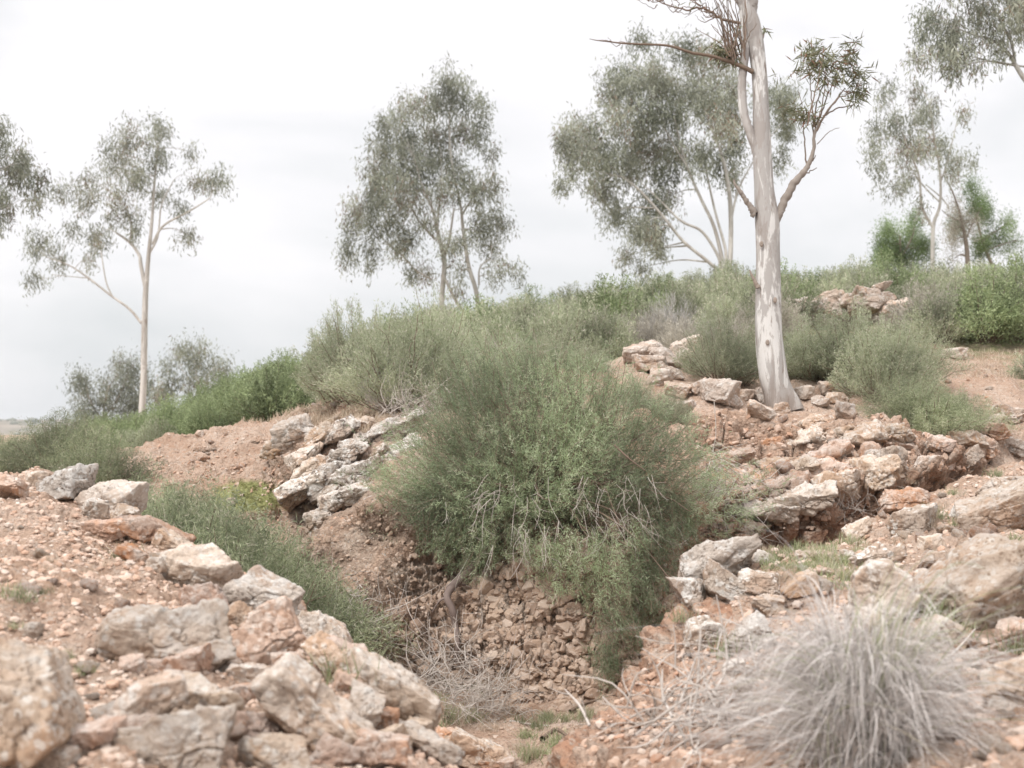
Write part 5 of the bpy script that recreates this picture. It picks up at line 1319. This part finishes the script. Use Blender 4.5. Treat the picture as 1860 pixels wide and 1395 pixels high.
    def spray(px, py, rx, ry, n, L=.12):
        n = int(n*1.35)
        c = np.stack([px+rng.normal(size=n)*rx*.5, py+rng.normal(size=n)*ry*.5], 1)
        pos = np.stack([(c[:, 0]-CX)/F*d, d+rng.normal(size=n)*rx*k*.5, (HY-c[:, 1])/F*d], 1)
        dr = unit(rng.normal(size=(n, 3))*.75+np.array([0, 0, -.35]))
        n = len(pos); lf.leaves(pos, dr, L*rng.uniform(.5, 1.15, n), .0125*rng.uniform(.8, 1.2, n))
    for a in [(1470, 100, 24, 18, 120), (1500, 112, 26, 20, 150), (1465, 125, 22, 14, 70), (1500, 140, 20, 12, 60), (1540, 95, 18, 16, 60), (1535, 118, 20, 14, 60), (1525, 140, 14, 10, 35), (1560, 135, 16, 18, 80), (1562, 165, 14, 20, 80), (1550, 180, 12, 14, 40), (1480, 85, 20, 10, 40),
              (1455, 205, 22, 14, 80), (1470, 215, 14, 9, 40), (1432, 195, 18, 10, 35), (1500, 165, 30, 22, 26), (1310, 92, 16, 12, 60), (1325, 105, 20, 12, 70), (1388, 55, 6, 8, 16), (1300, 85, 10, 9, 24), (1335, 60, 6, 20, 14), (1410, 138, 8, 4, 8), (1550, 75, 14, 8, 20),
              (1290, -40, 60, 40, 160), (1390, -140, 70, 60, 260), (1250, -160, 80, 60, 260), (1340, -250, 100, 60, 360)]:
        spray(*a)
    lf.build('leaves', M['euc_near'], e, False, root)
near_gum()

# ------------------------------------------------------------------ far hills
def far_hill():
    x = np.linspace(-1100, 500, 220); y = np.linspace(420, 1500, 90)
    X, Y = np.meshgrid(x, y)
    q = np.stack([X.ravel()/160, Y.ravel()/160, 0*X.ravel()], 1)
    u = (X/Y).ravel()
    ridge = 8.0*(Y.ravel()/900)
    prof = sst(430, 900, Y.ravel()+fbm(q, 3, 71)*60)
    Z = -48+(48+ridge+fbm(q*2, 4, 72)*2.0)*prof
    nr, nc = X.shape; i = (np.arange(nr-1)[:, None]*nc+np.arange(nc-1)[None]).ravel()
    t = NT('far_hillside'); v = t.geo()
    c = t.mix(t.ramp(t.noise(v, .03, 6, .7), .42, .6), (.235, .20, .16), (.10, .11, .08))
    mp = t.n('ShaderNodeMapping', {'Vector': v, 'Scale': (.004, .02, .12)}).outputs[0]
    c = t.mix(t.ramp(t.noise(mp, 3, 3, .6), .5, .62), c, (.28, .235, .19))
    o = mk('hill', np.stack([X.ravel(), Y.ravel(), Z], 1), [np.stack([i, i+1, i+nc+1, i+nc], 1)], t.diffuse(c))
    tag(o, kind='structure')
    # scrub and small trees on it, too far to count
    m = MB(); n = 1500
    xs = rng.uniform(-560, -180, n); ys = rng.uniform(440, 930, n)
    ix = np.clip(((xs+1100)/1600*219).astype(int), 0, 219); iy = np.clip(((ys-420)/1080*89).astype(int), 0, 89)
    zs = Z.reshape(X.shape)[iy, ix]
    D, Fc = ico(1)
    for a, b, cz in zip(xs, ys, zs):
        s = rng.uniform(1., 2.6)
        m.add(np.array([a, b, cz+s*.3])+D*s*np.array([1.2, 1.2, .8])*rng.uniform(.7, 1.2, (len(D), 1)), Fc)
    o = m.build('far_scrub', M['euc_dark'], None, False); tag(o, 'dark scrub dotting the distant hillside at left', 'scrub', None, 'stuff')
far_hill()

# air: far things pale a little
def haze():
    x0, x1, y0, y1, z0_, z1_ = -6000., 6000., -60., 4200., -52., 60.
    V = np.array([[x, y, z] for z in (z0_, z1_) for y in (y0, y1) for x in (x0, x1)])
    Q = [[0, 2, 3, 1], [4, 5, 7, 6], [0, 1, 5, 4], [2, 6, 7, 3], [0, 4, 6, 2], [1, 3, 7, 5]]
    m = bpy.data.materials.new('air'); m.use_nodes = True; t = m.node_tree; t.nodes.clear()
    o = t.nodes.new('ShaderNodeOutputMaterial'); v = t.nodes.new('ShaderNodeVolumePrincipled')
    v.inputs['Color'].default_value = (.93, .95, .97, 1); v.inputs['Density'].default_value = .00033; v.inputs['Anisotropy'].default_value = .2
    t.links.new(v.outputs[0], o.inputs['Volume'])
    ob = mk('haze', V, [np.array(Q)], m, None, False); tag(ob, kind='stuff')
haze()

# ------------------------------------------------------------------ world, sun, camera
w = bpy.data.worlds.new('World'); scene.world = w; w.use_nodes = True
nt = w.node_tree; nt.nodes.clear(); N = nt.nodes.new; Lk = nt.links.new
SUN_EL, SUN_AZ = math.radians(50), math.radians(-140)     # azimuth from +Y towards +X; light comes from the left
out = N('ShaderNodeOutputWorld')
sky = N('ShaderNodeTexSky'); sky.sky_type = 'NISHITA'; sky.sun_disc = False; sky.sun_elevation = SUN_EL; sky.sun_rotation = SUN_AZ; sky.air_density = 1.0; sky.dust_density = 4.0
b1 = N('ShaderNodeBackground'); b1.inputs[1].default_value = .10; Lk(sky.outputs[0], b1.inputs[0])
tc = N('ShaderNodeTexCoord'); mp = N('ShaderNodeMapping'); mp.inputs['Scale'].default_value = (1, 1, 2.6); Lk(tc.outputs['Generated'], mp.inputs[0])
no = N('ShaderNodeTexNoise'); no.inputs['Scale'].default_value = 2.2; no.inputs['Detail'].default_value = 5; no.inputs['Roughness'].default_value = .5; no.inputs['Distortion'].default_value = .3; Lk(mp.outputs[0], no.inputs[0])
cr = N('ShaderNodeValToRGB'); Lk(no.outputs['Fac'], cr.inputs[0])
e = cr.color_ramp.elements; e[0].position = .38; e[0].color = (.605, .625, .635, 1); e[1].position = .55; e[1].color = (.825, .81, .822, 1)
# overcast sky: brighter towards the zenith
sx = N('ShaderNodeSeparateXYZ'); Lk(tc.outputs['Generated'], sx.inputs[0])
mr = N('ShaderNodeMapRange'); mr.inputs['From Min'].default_value = .28; mr.inputs['From Max'].default_value = 1.0; mr.inputs['To Min'].default_value = 1.0; mr.inputs['To Max'].default_value = 2.35; Lk(sx.outputs[2], mr.inputs['Value'])
b2 = N('ShaderNodeBackground'); Lk(cr.outputs[0], b2.inputs[0]); Lk(mr.outputs[0], b2.inputs[1])
ms = N('ShaderNodeMixShader'); ms.inputs[0].default_value = .93; Lk(b1.outputs[0], ms.inputs[1]); Lk(b2.outputs[0], ms.inputs[2]); Lk(ms.outputs[0], out.inputs[0])

sl = bpy.data.lights.new('sun', 'SUN'); sl.energy = 2.2; sl.angle = math.radians(14); sl.color = (1, .98, .95)
so = bpy.data.objects.new('sun', sl); col.objects.link(so)
dv = Vector((math.sin(SUN_AZ)*math.cos(SUN_EL), math.cos(SUN_AZ)*math.cos(SUN_EL), math.sin(SUN_EL)))
so.rotation_euler = dv.to_track_quat('Z', 'Y').to_euler(); so.location = (-10, -10, 20)

cam = bpy.data.cameras.new('camera'); co = bpy.data.objects.new('camera', cam); col.objects.link(co); scene.camera = co
co.location = (0, 0, 0); co.rotation_euler = (math.pi/2, 0, 0)
cam.sensor_width = 36; cam.lens = 36*F/1860; cam.shift_y = (HY-697.5)/1860; cam.clip_start = .05; cam.clip_end = 6000
cam.dof.use_dof = True; cam.dof.focus_distance = 9.2; cam.dof.aperture_fstop = 3.2; cam.dof.aperture_blades = 9

scene.view_settings.view_transform = 'Standard'; scene.view_settings.look = 'None'; scene.view_settings.exposure = 0.4; scene.view_settings.gamma = 1
scene.render.engine = 'CYCLES'
scene.cycles.max_bounces = 6; scene.cycles.diffuse_bounces = 2; scene.cycles.transmission_bounces = 3; scene.cycles.transparent_max_bounces = 4
scene.cycles.use_adaptive_sampling = True
scene.cycles.use_denoising = True
scene.render.filter_size = 1.1
